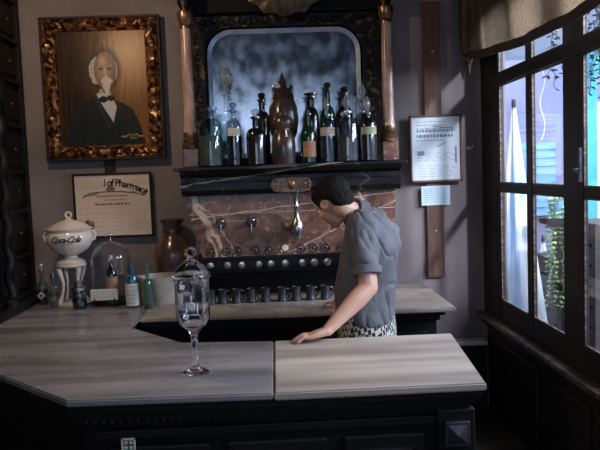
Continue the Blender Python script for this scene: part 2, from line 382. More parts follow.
def window(name, y0, y1, ys, glazed=True, label=None):
    """one glazed bay between y0 and y1 (y0 < y1); ys = list of (a,b) pane columns"""
    x0, x1 = XR, XR+.034
    bm = nb()
    box(bm, x0-.01, x1+.01, y0, y1, 2.19, 2.265, .004)          # transom
    box(bm, x0, x1, y0, y1, 2.62, 2.78)
    box(bm, x0+.005, x1-.01, y0, y1, .685, .82, .003)            # bottom rail
    box(bm, x0+.005, x1-.01, y0, y1, 1.525, 1.575, .004)
    edges = [y0]+[v for p in sorted(ys) for v in p]+[y1]
    for a, b in zip(edges[::2], edges[1::2]): box(bm, x0+.002, x1-.004, a, b, .685, 2.62, .003)
    f = obj(name, bm, 'woodwin'); f['kind'] = 'structure'
    for a, b in ys:
        for z0, z1 in ((.82, 1.525), (1.575, 2.19), (2.265, 2.62)):
            obj('glass_pane', box(nb(), x0+.016, x0+.020, a, b, z0, z1), 'pane', f)
            bd = nb()
            for (p, q, r, s) in ((a, a+.007, z0, z1), (b-.007, b, z0, z1), (a, b, z0, z0+.010), (a, b, z1-.007, z1)):
                box(bd, x0+.008, x0+.015, p, q, r, s)
            obj('glazing_bead', bd, 'worn', f)
    return f
window('window_1', 3.25, 4.46, [(3.94, 4.42), (3.43, 3.86)])
d1 = window('door_1', 2.20, 3.25, [(2.72, 3.215), (2.25, 2.66)])
bm = nb(); box(bm, XR-.012, XR+.004, 3.215, 3.235, 1.60, 1.76, .003); tube(bm, [(XR-.008, 3.225, 1.66), (XR-.035, 3.225, 1.66), (XR-.04, 3.18, 1.65)], .007, 8); obj('door_handle', bm, 'pewter', d1)
window('window_2', 1.0, 2.20, [(1.64, 2.14), (1.06, 1.56)])
window('window_3', -.2, 1.0, [(.44, .94), (-.14, .36)])
window('window_4', -1.4, -.2, [(-.76, -.26), (-1.34, -.84)])
window('window_5', -2.6, -1.4, [(-1.96, -1.46), (-2.54, -2.04)])
f = nb()
for x in (-1.6, -.65, .30, 1.20): box(f, x, x+.05, -2.68, -2.62, 1.2, 2.9)
for z in (1.2, 2.0, 2.85): box(f, -1.6, 1.25, -2.68, -2.62, z, z+.05)
f = obj('window_6', f, 'woodwin'); f['kind'] = 'structure'  # unseen window added to admit the frontal fill
for x in (-1.55, -.6, .35):
    obj('glass_pane', box(nb(), x, x+.85, -2.652, -2.648, 1.25, 2.85), 'pane', f)

# ---------------------------------------------------------------- courtyard beyond the windows
struct('floor_courtyard', box(nb(), 1.6, 7.5, -4, 9, -.12, 0), 'exground')
struct('wall_courtyard_back', box(nb(), 1.6, 7.5, 7.2, 7.4, 0, 2.75), 'exwall')
def cone_parasol(name, label, x, y, z0, z1, r, lean=0):
    t = thing(name, label, 'parasol', (x, y, 0))
    bm = nb(); n = 40
    prof = []
    for i in range(16):
        u = i/15; prof.append((.015+r*(.75*u+.25*u*u), z1-(z1-z0)*u))
    lathe(bm, prof[:], n, flute=lambda k, h: .14*math.sin(k*2*PI/n*7+h*1.5))
    for v in bm.verts: v.co.x += lean*(z1-v.co.z)
    o = obj('folded_canopy', bm, 'parasol', t, True)
    obj('pole', tube(nb(), [(lean*z1, 0, .02), (lean*.0, 0, z1+.06)], .016, 10), 'crate', t)
    bm = nb(); lathe(bm, [(0, 0), (.16, 0), (.16, .05), (.04, .07), (.03, .12), (0, .12)], 20, (lean*z1, 0, 0)); obj('base', bm, 'pewter', t, True)
    return t
cone_parasol('closed_parasol', 'tall closed blue and white parasol outside the far left panes', 1.835, 5.30, .30, 2.12, .235, .0)
cone_parasol('closed_parasol', 'short closed blue parasol seen low through the second sash', 2.40, 6.20, .05, .98, .15, 0)
# blue shutter and teal door on the courtyard back wall
t = thing('blue_shutter', 'pale blue slatted shutter on the courtyard wall beyond the second sash', 'shutter', (2.62, 7.16, 1.15))
bm = nb(); box(bm, -.28, .28, -.02, .02, 0, .75); obj('slat_panel', bm, 'exblue', t)
bm = nb()
for z in [i*.085 for i in range(9)]: box(bm, -.28, .28, -.035, -.02, z, z+.03)
obj('slats', bm, 'exblue', t)
t = thing('teal_screen', 'teal painted timber screen standing outside the glazed door', 'screen', (2.22, 4.85, 0))
for x in (-.01, .70): obj('post', box(nb(), x-.045, x+.045, -.03, .03, 0, 2.5, .004), 'teal', t)
bm = nb(); box(bm, .035, .655, -.02, .02, 2.30, 2.42, .004); obj('rail', bm, 'teal', t)
obj('rail', box(nb(), .035, .655, -.02, .02, .9, 1.0, .004), 'teal', t)
tag(obj('cream_panel', box(nb(), 2.26, 2.80, 5.05, 5.08, 0, 2.12), 'cream'), 'cream painted panel behind the teal screen outside the door', 'panel')
# hanging planter with trailing plant on a wall bracket / stand
t = thing('plant_stand', 'dark turned stand holding the trailing plant outside the second sash', 'plant stand', (2.03, 4.95, 0))
bm = nb(); lathe(bm, [(0, 1.26), (.13, 1.26), (.14, 1.28), (.14, 1.30), (0, 1.30)], 24); obj('top', bm, 'woodwin', t, True)
bm = nb(); lathe(bm, [(0, .03), (.11, .03), (.09, .06), (.035, .10), (.028, .4), (.045, .5), (.028, .6), (.025, 1.0), (.05, 1.12), (.035, 1.2), (.10, 1.26), (0, 1.26)], 18); obj('column', bm, 'woodwin', t, True)
bm = nb()
for a in (0, 2.1, 4.2): tube(bm, [(0, 0, .06), (.09*math.cos(a), .09*math.sin(a), .05), (.15*math.cos(a), .15*math.sin(a), .012)], .012, 8)
obj('foot', bm, 'woodwin', t)
t = thing('trailing_plant', 'bright green trailing plant hanging from the stand outside the second sash', 'plant', (2.03, 4.95, 1.301))
bm = nb(); lathe(bm, [(0, 0), (.05, 0), (.075, .12), (.08, .13), (.07, .13), (.06, .10), (0, .10)], 20); obj('pot', bm, 'exblue', t, True)
bm = nb()
for i in range(34):
    a = random.uniform(-PI, PI)*.9-.6; r = .06; L = random.uniform(.25, .78)
    p = [V(.03*math.cos(a), .03*math.sin(a), .11), V(r*math.cos(a), r*math.sin(a), .15)]
    while p[-1].z > .15-L: p.append(p[-1]+V(random.uniform(-.012, .012), random.uniform(-.01, .008), -.035))
    for q in p[1:]:
        for s in (-1, 1):
            d = V(random.uniform(-1, 1), random.uniform(-1, 1), -.5).normalized()*.030; n_ = d.cross(V(0, 0, 1)).normalized()*.010
            v = [bm.verts.new(x) for x in (q, q+d*.5+n_, q+d, q+d*.5-n_)]; bm.faces.new(v)
obj('leaves', bm, 'leaf', t)
t = thing('wooden_crate', 'dark wooden crate low outside the second sash, next to the plant stand', 'crate', (2.33, 5.50, 0))
def crate(t, w, d, h):
    bm = nb(); n = max(3, int(h/.12))
    for i in range(n):
        z = h*i/n
        box(bm, -w/2, w/2, -d/2, -d/2+.02, z+.01, z+h/n-.01); box(bm, -w/2, w/2, d/2-.02, d/2, z+.01, z+h/n-.01)
        box(bm, -w/2, -w/2+.02, -d/2, d/2, z+.01, z+h/n-.01); box(bm, w/2-.02, w/2, -d/2, d/2, z+.01, z+h/n-.01)
    obj('slatted_sides', bm, 'crate', t)
    bm = nb(); box(bm, -w/2-.01, w/2+.01, -d/2-.01, d/2+.01, h-.012, h+.012, .004); obj('top', bm, 'crate', t)
    for x in (-1, 1):
        for y in (-1, 1): obj('corner_post', box(nb(), x*w/2-.02, x*w/2+.02, y*d/2-.02, y*d/2+.02, 0, h), 'crate', t)
crate(t, .40, .40, .94)
t = thing('wooden_crate', 'tall dark wooden crate outside the glazed door at the right edge', 'crate', (2.17, 4.38, 0)); crate(t, .44, .4, 1.30)
# hanging vines with glinting leaves
def vine(name, label, x, y, ztop, w, L, n, m, seed):
    random.seed(seed); t = thing(name, label, 'vine', (x, y, ztop))
    bs, bl = nb(), nb()
    for i in range(n):
        p = [V(random.uniform(-w, w), random.uniform(-.08, .08), 0)]
        l = random.uniform(.5, 1)*L
        while p[-1].z > -l: p.append(p[-1]+V(random.uniform(-.02, .02), random.uniform(-.02, .02), -.045))
        tube(bs, p, .003, 5)
        for q in p:
            for s in range(2):
                d = V(random.uniform(-1, 1), random.uniform(-1, 1), random.uniform(-1, .2)).normalized()*random.uniform(.03, .055); n_ = d.cross(V(.2, .3, 1)).normalized()*.014
                v = [bl.verts.new(c) for c in (q, q+d*.5+n_, q+d, q+d*.5-n_)]; bl.faces.new(v)
    obj('stems', bs, 'crate', t); obj('leaves', bl, m, t); return t
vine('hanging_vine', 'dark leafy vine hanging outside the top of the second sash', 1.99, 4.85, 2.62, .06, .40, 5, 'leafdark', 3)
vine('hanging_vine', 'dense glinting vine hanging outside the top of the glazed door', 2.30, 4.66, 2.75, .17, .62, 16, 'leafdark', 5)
bm = nb(); pts = [(1.90+.018*math.sin(i*.9), 4.9, 2.35-i*.045) for i in range(12)]
tube(bm, pts, .0035, 6); tag(obj('curly_ribbon', bm, 'white', None, True), 'curly white ribbon hanging outside the second sash', 'ribbon')
bm = nb(); box(bm, 1.6, 3.6, 4.8, 4.86, 2.74, 2.80, .004); tag(obj('hanging_beam', bm, 'crate'), 'timber beam across the courtyard carrying the hanging vines', 'beam')

# ---------------------------------------------------------------- counters
LEFT = [(-.034, 2.49), (-.034, 3.28), (-.475, 3.335), (-.80, 3.73), (-.80, 4.775), (-2.195, 4.775), (-2.195, 3.45), (-1.75, 3.45), (-1.17, 2.90), (-.785, 2.515)]
RIGHT = [(-.030, 2.49), (.748, 2.49), (.818, 3.275), (-.030, 3.28)]
BACK = [(-.797, 3.965), (1.0, 3.88), (1.0, 4.775), (-.797, 4.775)]
def slab(name, poly, m, z0=.866, z1=.90):
    bm = nb(); prism(bm, poly[::-1] if True else poly, z0, z1); bmesh.ops.recalc_face_normals(bm, faces=bm.faces[:])
    es = [e for e in bm.edges if abs(e.verts[0].co.z-e.verts[1].co.z) < 1e-4]
    bmesh.ops.bevel(bm, geom=es, offset=.006, segments=3, affect='EDGES'); return obj(name, bm, m)
tag(slab('countertop', LEFT, 'greymarble', .874, .90), 'grey veined marble countertop wrapping round the left corner of the bar', 'countertop')
tag(slab('countertop', RIGHT, 'warmmarble', .870, .90), 'cream beige marble countertop slab on the right part of the front bar', 'countertop')
tag(slab('countertop', BACK, 'barmarble', .872, .90), 'narrow beige marble worktop of the back bar under the mugs', 'countertop')
def inset(poly, d):
    n = len(poly); out = []
    A = sum(poly[i][0]*poly[(i+1) % n][1]-poly[(i+1) % n][0]*poly[i][1] for i in range(n)); s = 1 if A > 0 else -1
    for i in range(n):
        p0, p1, p2 = Vector(poly[i-1]), Vector(poly[i]), Vector(poly[(i+1) % n])
        e1, e2 = (p1-p0).normalized(), (p2-p1).normalized(); n1, n2 = V(-e1.y, e1.x)*s, V(-e2.y, e2.x)*s
        b = (n1+n2); b = b/max(.2, b.length_squared)*2; out.append(tuple(p1+b*d))
    return out
FB = [(.748, 2.49), (.818, 3.275), (-.034, 3.28), (-.475, 3.335), (-.80, 3.73), (-.80, 4.775), (-2.195, 4.775), (-2.195, 3.45), (-1.75, 3.45), (-1.17, 2.90), (-.785, 2.515), (-.034, 2.49)]
t = thing('bar_counter', 'black carved wooden front bar carrying the marble slabs', 'bar counter', (0, 0, 0))
bm = nb(); prism(bm, inset(FB, .085), 0, .79); obj('body', bm, 'wood', t)
bm = nb()
for d, z0, z1 in ((.012, .848, .8695), (.024, .832, .848), (.040, .812, .832), (.055, .79, .812)): prism(bm, inset(FB, d), z0, z1)
obj('cornice', bm, 'wood', t)
bm = nb()   # egg and dart run under the cornice
for i in range(46):
    x = -.73+i*.0315
    ball(bm, (x, 2.552, .800), (.011, .010, .014), seg=8)
obj('carved_beading', bm, 'wood', t, True)
bm = nb(); box(bm, -.70, .70, 2.548, 2.575, .735, .765, .004); box(bm, -.70, .72, 2.54, 2.575, 0, .12, .006); obj('rails', bm, 'wood', t)
for x0, x1 in ((-.66, -.28), (-.22, .16), (.22, .53)):
    bm = nb(); box(bm, x0, x1, 2.555, 2.575, .17, .70, .01); box(bm, x0+.05, x1-.05, 2.545, 2.565, .22, .65, .008); obj('raised_panel', bm, 'wood', t)
for x in (.645,):
    bm = nb(); box(bm, x-.072, x+.072, 2.535, 2.575, .12, .79, .006); box(bm, x-.055, x+.055, 2.525, 2.545, .14, .60, .006)
    p = obj('pilaster', bm, 'wood', t)
    bm = nb(); z = .70; q = .048
    box(bm, x-q, x+q, 2.518, 2.536, z-q, z+q, .004)
    v = [bm.verts.new(c) for c in ((x-q*.8, 2.519, z-q*.8), (x+q*.8, 2.519, z-q*.8), (x+q*.8, 2.519, z+q*.8), (x-q*.8, 2.519, z+q*.8), (x, 2.498, z))]
    for i in range(4): bm.faces.new((v[i], v[(i+1) % 4], v[4]))
    obj('carved_block', bm, 'pewter', p)
t = thing('wall_socket', 'small square brass and green plate set low in the front bar', 'socket', (-.578, 2.548, .713))
bm = nb(); s = .026
for a in ((-s, s, s-.007, s), (-s, s, -s, -s+.007), (-s, -s+.007, -s, s), (s-.007, s, -s, s)): box(bm, a[0], a[1], -.008, .004, a[2], a[3], .001)
obj('frame', bm, 'label', t)
obj('back_plate', box(nb(), -s, s, -.003, .006, -s, s), mat('green_enamel', (.03, .12, .08), rough=.4), t)
for x in (-.0095, .0095):
    for z in (-.0095, .0095): obj('key', box(nb(), x-.006, x+.006, -.008, -.002, z-.006, z+.006, .0015), mat('pale_green_key', (.45, .58, .46), rough=.5), t)
t = thing('under_counter_cabinet', 'black wooden cabinet under the back bar worktop', 'cabinet', (0, 0, 0))
bm = nb(); box(bm, -.795, .92, 4.03, 4.775, 0, .80); obj('body', bm, 'wood', t)
bm = nb(); box(bm, -.795, .965, 3.985, 4.775, .835, .8715, .006); box(bm, -.795, .94, 4.005, 4.775, .80, .835, .01); obj('cornice', bm, 'wood', t)
for i in range(4):
    x = -.74+i*.41; bm = nb(); box(bm, x, x+.37, 4.012, 4.035, .10, .74, .008); d = obj('door', bm, 'wood', t)
    bm = nb(); ball(bm, (x+.33, 4.004, .5), .012, seg=10); obj('knob', bm, 'darkbrass', d, True)

# ---------------------------------------------------------------- back bar with marble front and mirror
t = thing('back_bar', 'tall black back bar with red marble front, taps and arched mirror', 'back bar', (0, 0, 0))
bm = nb(); box(bm, -.47, .74, 4.60, 4.775, .90, 1.19)
box(bm, -.50, -.455, 4.44, 4.775, .90, 1.19, .004); box(bm, .70, .75, 4.44, 4.775, .90, 1.19, .004); obj('recess_back', bm, 'wood', t)
bm = nb(); box(bm, -.49, .755, 4.405, 4.775, 1.085, 1.172, .006); box(bm, -.495, .76, 4.395, 4.42, 1.160, 1.178, .003); box(bm, -.495, .76, 4.395, 4.42, 1.075, 1.090, .003); obj('tap_rail', bm, 'black', t)
bm = nb(); prism_y(bm, [(-.470, 1.176), (.750, 1.176), (.762, 1.568), (-.556, 1.568), (-.55, 1.50)], 4.40, 4.77); obj('marble_panel', bm, 'redmarble', t)
bm = nb(); box(bm, -.545, .752, 4.398, 4.402, 1.448, 1.452); box(bm, -.44, -.12, 4.398, 4.402, 1.400, 1.4035); obj('panel_joint', bm, 'pinkmarble', t)
bm = nb()
prism_x(bm, [(4.355, 1.568), (4.33, 1.60), (4.33, 1.645), (4.345, 1.65), (4.345, 1.68), (4.30, 1.70), (4.28, 1.722), (4.77, 1.722), (4.77, 1.568)], -.575, .785)
obj('frieze', bm, 'blackmarble', t)
bm = nb(); box(bm, -.605, .812, 4.235, 4.775, 1.722, 1.745, .006); obj('shelf', bm, 'blackmarble', t)
# brass name plate on the frieze
bm = nb(); pl = []
for i in range(28):
    a = 2*PI*i/28; c, s_ = math.cos(a), math.sin(a)
    pl.append((.105+.125*math.copysign(abs(c)**.45, c)*(1+.04*math.cos(8*a)), 1.618+.045*math.copysign(abs(s_)**.5, s_)))
prism_y(bm, pl, 4.318, 4.332); b = obj('brass_plate', bm, 'darkbrass', t)
for sx in (-1, 1):
    bm = nb(); torus(bm, (.105+sx*.095, 4.315, 1.63), .015, .004); torus(bm, (.105+sx*.10, 4.315, 1.607), .010, .004); obj('scroll', bm, 'copper', b, True)
bm = nb(); ball(bm, (.105, 4.313, 1.62), (.022, .01, .03), seg=12)
obj('boss', bm, 'copper', b, True)
# mirror surround
bm = nb(); box(bm, -.56, .80, 4.70, 4.775, 1.745, 3.0)
obj('mirror_backing', bm, 'wood', t)
mx0, mx1, mz0, mz1, R = -.405, .597, 1.80, 2.635, .16
def roundrect(g):
    p = [(mx0-g, mz0-g), (mx1+g, mz0-g)]
    for i in range(9):
        a = i/8*PI/2; p.append((mx1-R+(R+g)*math.cos(a), mz1-R+(R+g)*math.sin(a)))
    for i in range(9):
        a = PI/2+i/8*PI/2; p.append((mx0+R+(R+g)*math.cos(a), mz1-R+(R+g)*math.sin(a)))
    return p
bm = nb(); prism_y(bm, roundrect(0), 4.672, 4.70); obj('mirror_glass', bm, 'mirror', t)
def ring_y(bm, a, b, ya0, yb0, y1):
    n = len(a); A = [bm.verts.new((x, ya0, z)) for x, z in a]; B = [bm.verts.new((x, yb0, z)) for x, z in b]; A1 = [bm.verts.new((x, y1, z)) for x, z in a]; B1 = [bm.verts.new((x, y1, z)) for x, z in b]
    for i in range(n):
        j = (i+1) % n
        bm.faces.new((A[i], A[j], B[j], B[i])); bm.faces.new((A[i], A1[i], A1[j], A[j])); bm.faces.new((B[i], B[j], B1[j], B1[i])); bm.faces.new((A1[i], B1[i], B1[j], A1[j]))
bm = nb(); ring_y(bm, roundrect(0), roundrect(-.028), 4.660, 4.670, 4.674); obj('mirror_bevel', bm, 'bevel', t)
outer = []
for x, z in roundrect(0):
    u = (x-(mx0+mx1)/2)/((mx1-mx0)/2); v = (z-(mz0+mz1)/2)/((mz1-mz0)/2); k = 1/max(abs(u), abs(v))
    outer.append(((mx0+mx1)/2+u*k*.655+.02*0, (mz0+mz1)/2+v*k*(.53)))
bm = nb(); ring_y(bm, roundrect(.012), outer, 4.645, 4.64, 4.70); obj('mirror_frame', bm, 'goldspeck', t)
bm = nb()   # carved leaf scrolls on the frame
random.seed(11)
for i in range(34):
    x = mx0-.09+i*(mx1-mx0+.18)/33; torus(bm, (x, 4.642, 2.685+.012*math.sin(i*1.7)), .016, .0045, seg=10, s2=5)
obj('carved_scrolls', bm, 'goldspeck', t, True)
for x in (mx0-.06, mx1+.062):
    bm = nb()
    for i in range(23): torus(bm, (x+.008*math.sin(i*2.1), 4.642, 1.85+i*.034), .016, .004, seg=10, s2=5)
    obj('carved_scrolls', bm, 'goldspeck', t, True)
for x in (-.512, .735):
    bm = nb(); y = 4.43
    lathe(bm, [(0, 1.965), (.043, 1.965), (.036, 2.0), (.034, 2.3), (.031, 2.60), (0, 2.60)], 28, (x, y, 0)); c = obj('column_shaft', bm, 'pinkmarble', t, True)
    bm = nb(); lathe(bm, [(0, 1.865), (.054, 1.865), (.056, 1.885), (.046, 1.90), (.050, 1.915), (.040, 1.93), (.046, 1.945), (.044, 1.965), (0, 1.965)], 28, (x, y, 0)); obj('column_base', bm, 'copper', c, True)
    bm = nb(); lathe(bm, [(0, 2.60), (.036, 2.60), (.038, 2.615), (.034, 2.625), (.046, 2.655), (.050, 2.68), (.050, 2.70), (0, 2.70)], 28, (x, y, 0)); obj('column_capital', bm, 'copper', c, True)
    bm = nb(); box(bm, x-.05, x+.05, y-.05, y+.05, 1.745, 1.865, .008); obj('column_plinth', bm, 'redmarble', c)
    bm = nb(); lathe(bm, [(0, 2.70), (.030, 2.70), (.026, 2.72), (.045, 2.76), (.036, 2.80), (.052, 2.84), (.052, 2.86), (0, 2.86)], 24, (x, y, 0)); obj('finial_vase', bm, 'goldspeck', c, True)
bm = nb(); box(bm, -.58, .82, 4.40, 4.775, 2.86, 3.0, .01); box(bm, -.60, .84, 4.36, 4.775, 2.97, 3.06, .01); box(bm, -.50, .73, 4.56, 4.775, 2.72, 2.86, .01); obj('entablature', bm, 'wood', t)
bm = nb()   # carved shell crest
def shell_fl(k, h): return .05*math.cos(k*2*PI/48*12)
lathe(bm, [(0, .065), (.06, .062), (.13, .045), (.20, .03), (.245, .012), (.25, 0), (0, 0)], 48, (.105, 4.46, 2.865), '-Y', shell_fl)
for v in bm.verts: v.co.z = 2.865+(v.co.z-2.865)*.78
c = obj('shell_crest', bm, 'darkbrass', t, True)
bm = nb(); ball(bm, (.105, 4.405, 2.83), (.085, .045, .075), seg=24); obj('crest_boss', bm, 'label', c, True)
# knobs in the rail and rosettes above them
for i, (x, z) in enumerate(((-.42, 1.130), (-.313, 1.128), (-.225, 1.127), (-.118, 1.127), (-.042, 1.127), (.047, 1.127), (.155, 1.127), (.231, 1.127), (.313, 1.127), (.41, 1.127), (.50, 1.127), (.59, 1.127))):
    bm = nb(); lathe(bm, [(0, 0), (.018, 0), (.012, .010), (.010, .022), (.024, .032), (.027, .045), (.022, .058), (0, .062)], 18, (x, 4.405, z), '-Y'); obj('rail_knob', bm, 'silver', t, True)
for i, x in enumerate((-.42, -.32, -.245, -.135, -.05, .047, .155, .232, .31, .41, .50, .60)):
    bm = nb(); torus(bm, (x, 4.398, 1.213), .024, .0045); ball(bm, (x, 4.396, 1.213), (.011, .008, .011), seg=10); obj('rosette', bm, 'pewter' if i != 5 else 'silver', t, True)
bm = nb(); lathe(bm, [(0, 0), (.020, 0), (.020, .008), (0, .010)], 18, (.052, 4.396, 1.222), '-Y'); obj('white_button', bm, 'ceramic', t, True)
for x in (-.345, -.155):
    bm = nb(); lathe(bm, [(0, 0), (.034, 0), (.034, .006), (.014, .012), (.012, .04), (.02, .045), (.02, .06), (0, .062)], 20, (x, 4.40, 1.39), '-Y')
    tube(bm, [(x-.028, 4.345, 1.378), (x+.030, 4.345, 1.40)], .007, 8); tube(bm, [(x, 4.35, 1.39), (x-.002, 4.335, 1.36), (x-.003, 4.33, 1.325)], [.010, .009, .006], 10)
    g = obj('small_tap', bm, 'pewter', t, True)
    bm = nb(); ball(bm, (x+.012, 4.335, 1.408), .014, seg=12); obj('tap_knob', bm, 'silver', g, True)
bm = nb(); x = .13   # large draught tap
lathe(bm, [(0, 1.275), (.020, 1.278), (.034, 1.30), (.043, 1.335), (.040, 1.37), (.025, 1.40), (.016, 1.42), (.014, 1.47), (.018, 1.48), (.013, 1.49), (.011, 1.55), (.016, 1.56), (.022, 1.575), (.014, 1.59), (0, 1.595)], 24, (x, 4.33, 0))
tube(bm, [(x, 4.40, 1.35), (x, 4.33, 1.35)], .020, 12); g = obj('draught_tap', bm, 'silver', t, True)
bm = nb(); lathe(bm, [(0, 0), (.036, 0), (.034, .010), (.02, .016), (0, .018)], 24, (.072, 4.40, 1.362), '-Y'); obj('tap_badge', bm, 'brass', g, True)

# ---------------------------------------------------------------- bottles
def rim(b): return b
def bottle(name, label, cat, loc, R, H, gl, neck=.016, shoulder=.72, stopper=None, liquid=None, lab=None, group=None, ribs=0, lip=True, sh=.06, stop_m=None):
    """shouldered bottle: H is the height of the glass without its stopper"""
    t = thing(name, label, cat, loc, 0, group); hs = H*shoulder
    prof = [(0, .003), (R*.85, 0), (R, .008), (R, hs)]
    for i in range(1, 6):
        a = i/5*PI/2; prof.append((neck+(R-neck)*math.cos(a), hs+sh*math.sin(a)))
    prof += [(neck*.95, H-.02), (neck*1.0, H-.015)]
    if lip: prof += [(neck*1.6, H-.012), (neck*1.6, H-.002), (neck*1.1, H)]
    fl = (lambda k, h: (.02 if k % 2 and h < hs else 0)) if ribs else None
    bm = nb(); lathe(bm, prof, 32, flute=fl); obj('glass_body', bm, gl, t, True)
    if liquid:
        m, lv = liquid; r = R-.004; l = []
        l = [(0, .006), (r*.9, .005), (r, .012), (r, min(lv, hs))] + ([(neck+(r-neck)*.75, hs+sh*.55)] if lv > hs else []) + [(0, min(lv, hs+sh*.55))]
        bm = nb(); lathe(bm, l, 28); obj('contents', bm, m, t, True)
    if lab:
        m, z0, z1, ang = lab; bm = nb(); n = 12; a0 = -PI/2-ang+.1; vs = []
        for i in range(n+1):
            a = a0+2*ang*i/n; c, s = math.cos(a)*(R+.0012), math.sin(a)*(R+.0012); c2, s2 = math.cos(a)*(R+.0002), math.sin(a)*(R+.0002)
            vs.append([bm.verts.new(q) for q in ((c, s, z0), (c, s, z1), (c2, s2, z1), (c2, s2, z0))])
        for p, q in zip(vs, vs[1:]):
            for k in range(4): bm.faces.new((p[k], q[k], q[(k+1) % 4], p[(k+1) % 4]))
        bm.faces.new(vs[0]); bm.faces.new(vs[-1][::-1]); lo = obj('label', bm, m, t)
        bm = nb(); k = 2 if z1-z0 < .06 else 5
        for j in range(k):
            zz = z0+(z1-z0)*(j+.7)/(k+.4); w = ang*(.65 if j % 2 else .45); pts = [(math.cos(-PI/2+.1+w*u)*(R+.0018), math.sin(-PI/2+.1+w*u)*(R+.0018), zz) for u in (-1, -.5, 0, .5, 1)]
            tube(bm, pts, .0014, 4)
        obj('printed_lines', bm, 'inkgrey', lo)
    if stopper:
        bm = nb(); z = H
        if stopper == 'ball': lathe(bm, [(0, z-.02), (neck*.8, z-.02), (neck*.8, z+.003), (neck*.6, z+.008), (neck*1.1, z+.016), (neck*1.35, z+.028), (neck*1.1, z+.040), (0, z+.046)], 20)
        if stopper == 'flat': lathe(bm, [(0, z-.02), (neck*.8, z-.02), (neck*.8, z+.003), (neck*1.9, z+.008), (neck*1.9, z+.018), (neck*.7, z+.024), (0, z+.026)], 20)
        if stopper == 'tall': lathe(bm, [(0, z-.02), (neck*.8, z-.02), (neck*.8, z+.003), (neck*.5, z+.012), (neck*1.0, z+.035), (neck*1.25, z+.06), (neck*.6, z+.085), (neck*.25, z+.10), (0, z+.105)], 20)
        if stopper == 'orb': lathe(bm, [(0, z-.02), (.014, z-.02), (.014, z+.003), (.008, z+.015), (.020, z+.03), (.010, z+.045), (.024, z+.07), (.040, z+.10), (.042, z+.125), (.028, z+.155), (.012, z+.17), (.016, z+.185), (.006, z+.20), (0, z+.21)], 24, flute=lambda k, h: .10*(k % 2))
        if stopper == 'cork': lathe(bm, [(0, z-.02), (neck*.85, z-.02), (neck*.95, z+.018), (0, z+.018)], 16)
        obj('stopper', bm, stop_m or gl, t, True)
    return t
SH = 1.745; FR = 'bottles in the front row on the back bar shelf'; BR = 'bottles in the rear row on the back bar shelf'
y = 4.36
bottle('apothecary_bottle', 'broad clear bottle with flat stopper and grey contents, leftmost on the mirror shelf', 'bottle', (-.383, y, SH), .074, .345, 'aqua', .026, .70, 'flat', ('liq_grey', .19), None, FR, sh=.055)
bottle('apothecary_bottle', 'slim dark bottle with white label band and glass ball stopper, second from left on shelf', 'bottle', (-.238, y, SH), .046, .345, 'greyglass', .017, .66, 'ball', ('liq_dark', .20), ('labelwhite', .185, .232, 1.0), FR)
bottle('apothecary_bottle', 'squat black bottle with glass stopper, third from left in the front row', 'bottle', (-.102, y, SH), .062, .30, 'dkglass', .020, .60, 'ball', None, None, FR, sh=.05, stop_m='stopglass')
bottle('apothecary_bottle', 'green bottle with orange paper label, right of the brown stoneware jar', 'bottle', (.222, y, SH), .048, .31, 'greenglass', .016, .52, 'cork', None, ('labelorange', .04, .135, .95), FR, sh=.07)
bottle('apothecary_bottle', 'dark teal bottle with cream label band near the shoulder and pointed glass stopper', 'bottle', (.338, y, SH), .050, .30, 'tealglass', .017, .72, 'tall', ('liq_blue', .19), ('label', .165, .215, 1.1), FR, stop_m='stopglass')
bottle('apothecary_bottle', 'wide ribbed clear bottle full of grey powder with a clear stopper', 'bottle', (.464, y, SH), .072, .315, 'greyglass', .024, .68, 'tall', ('liq_grey', .17), None, FR, 1, stop_m='stopglass')
bottle('apothecary_bottle', 'black bottle with pale green label band, rightmost on the mirror shelf', 'bottle', (.590, 4.355, SH), .056, .30, 'dkglass', .018, .70, 'tall', None, ('labelgreen', .165, .21, 1.0), FR, stop_m='stopglass')
# brown stoneware jar in the middle
t = thing('stoneware_jar', 'brown two-bulbed stoneware jar in the middle of the mirror shelf', 'jar', (.066, y, SH))
bm = nb(); lathe(bm, [(0, 0), (.066, 0), (.072, .02), (.074, .10), (.070, .16), (.052, .20), (.046, .215), (.058, .24), (.060, .27), (.045, .295), (.032, .30), (0, .30)], 32); obj('body', bm, 'brownpot', t, True)
bm = nb(); lathe(bm, [(0, .30), (.036, .30), (.034, .315), (.018, .325), (.022, .345), (.012, .36), (0, .362)], 24); obj('lid', bm, 'brownpot', t, True)
bm = nb(); lathe(bm, [(0, 0), (.010, 0), (.009, .02), (.016, .024), (0, .03)], 14, (.02, -.072, .21), '-Y'); tube(bm, [(.02, -.09, .205), (.02, -.098, .18), (.02, -.10, .165)], .008, 8); obj('spout', bm, 'silver', t, True)
# samovar with crown finial behind it
t = thing('samovar', 'tall dark urn with a spiked crown lid standing behind the brown jar', 'urn', (.075, 4.56, SH))
bm = nb(); lathe(bm, [(0, 0), (.07, 0), (.06, .03), (.03, .06), (.04, .12), (.085, .20), (.097, .29), (.090, .37), (.07, .42), (.075, .43), (0, .43)], 32); obj('body', bm, 'brownpot', t, True)
bm = nb(); lathe(bm, [(0, .43), (.074, .43), (.066, .46), (.04, .485), (.02, .50), (.028, .52), (.018, .55), (.008, .575), (0, .60)], 28)
for k in range(10):
    a = k*PI/5; tube(bm, [(.045*math.cos(a), .045*math.sin(a), .475), (.062*math.cos(a), .062*math.sin(a), .49), (.060*math.cos(a), .060*math.sin(a), .510)], [.010, .009, .006], 6)
obj('crown_lid', bm, 'brownpot', t, True)
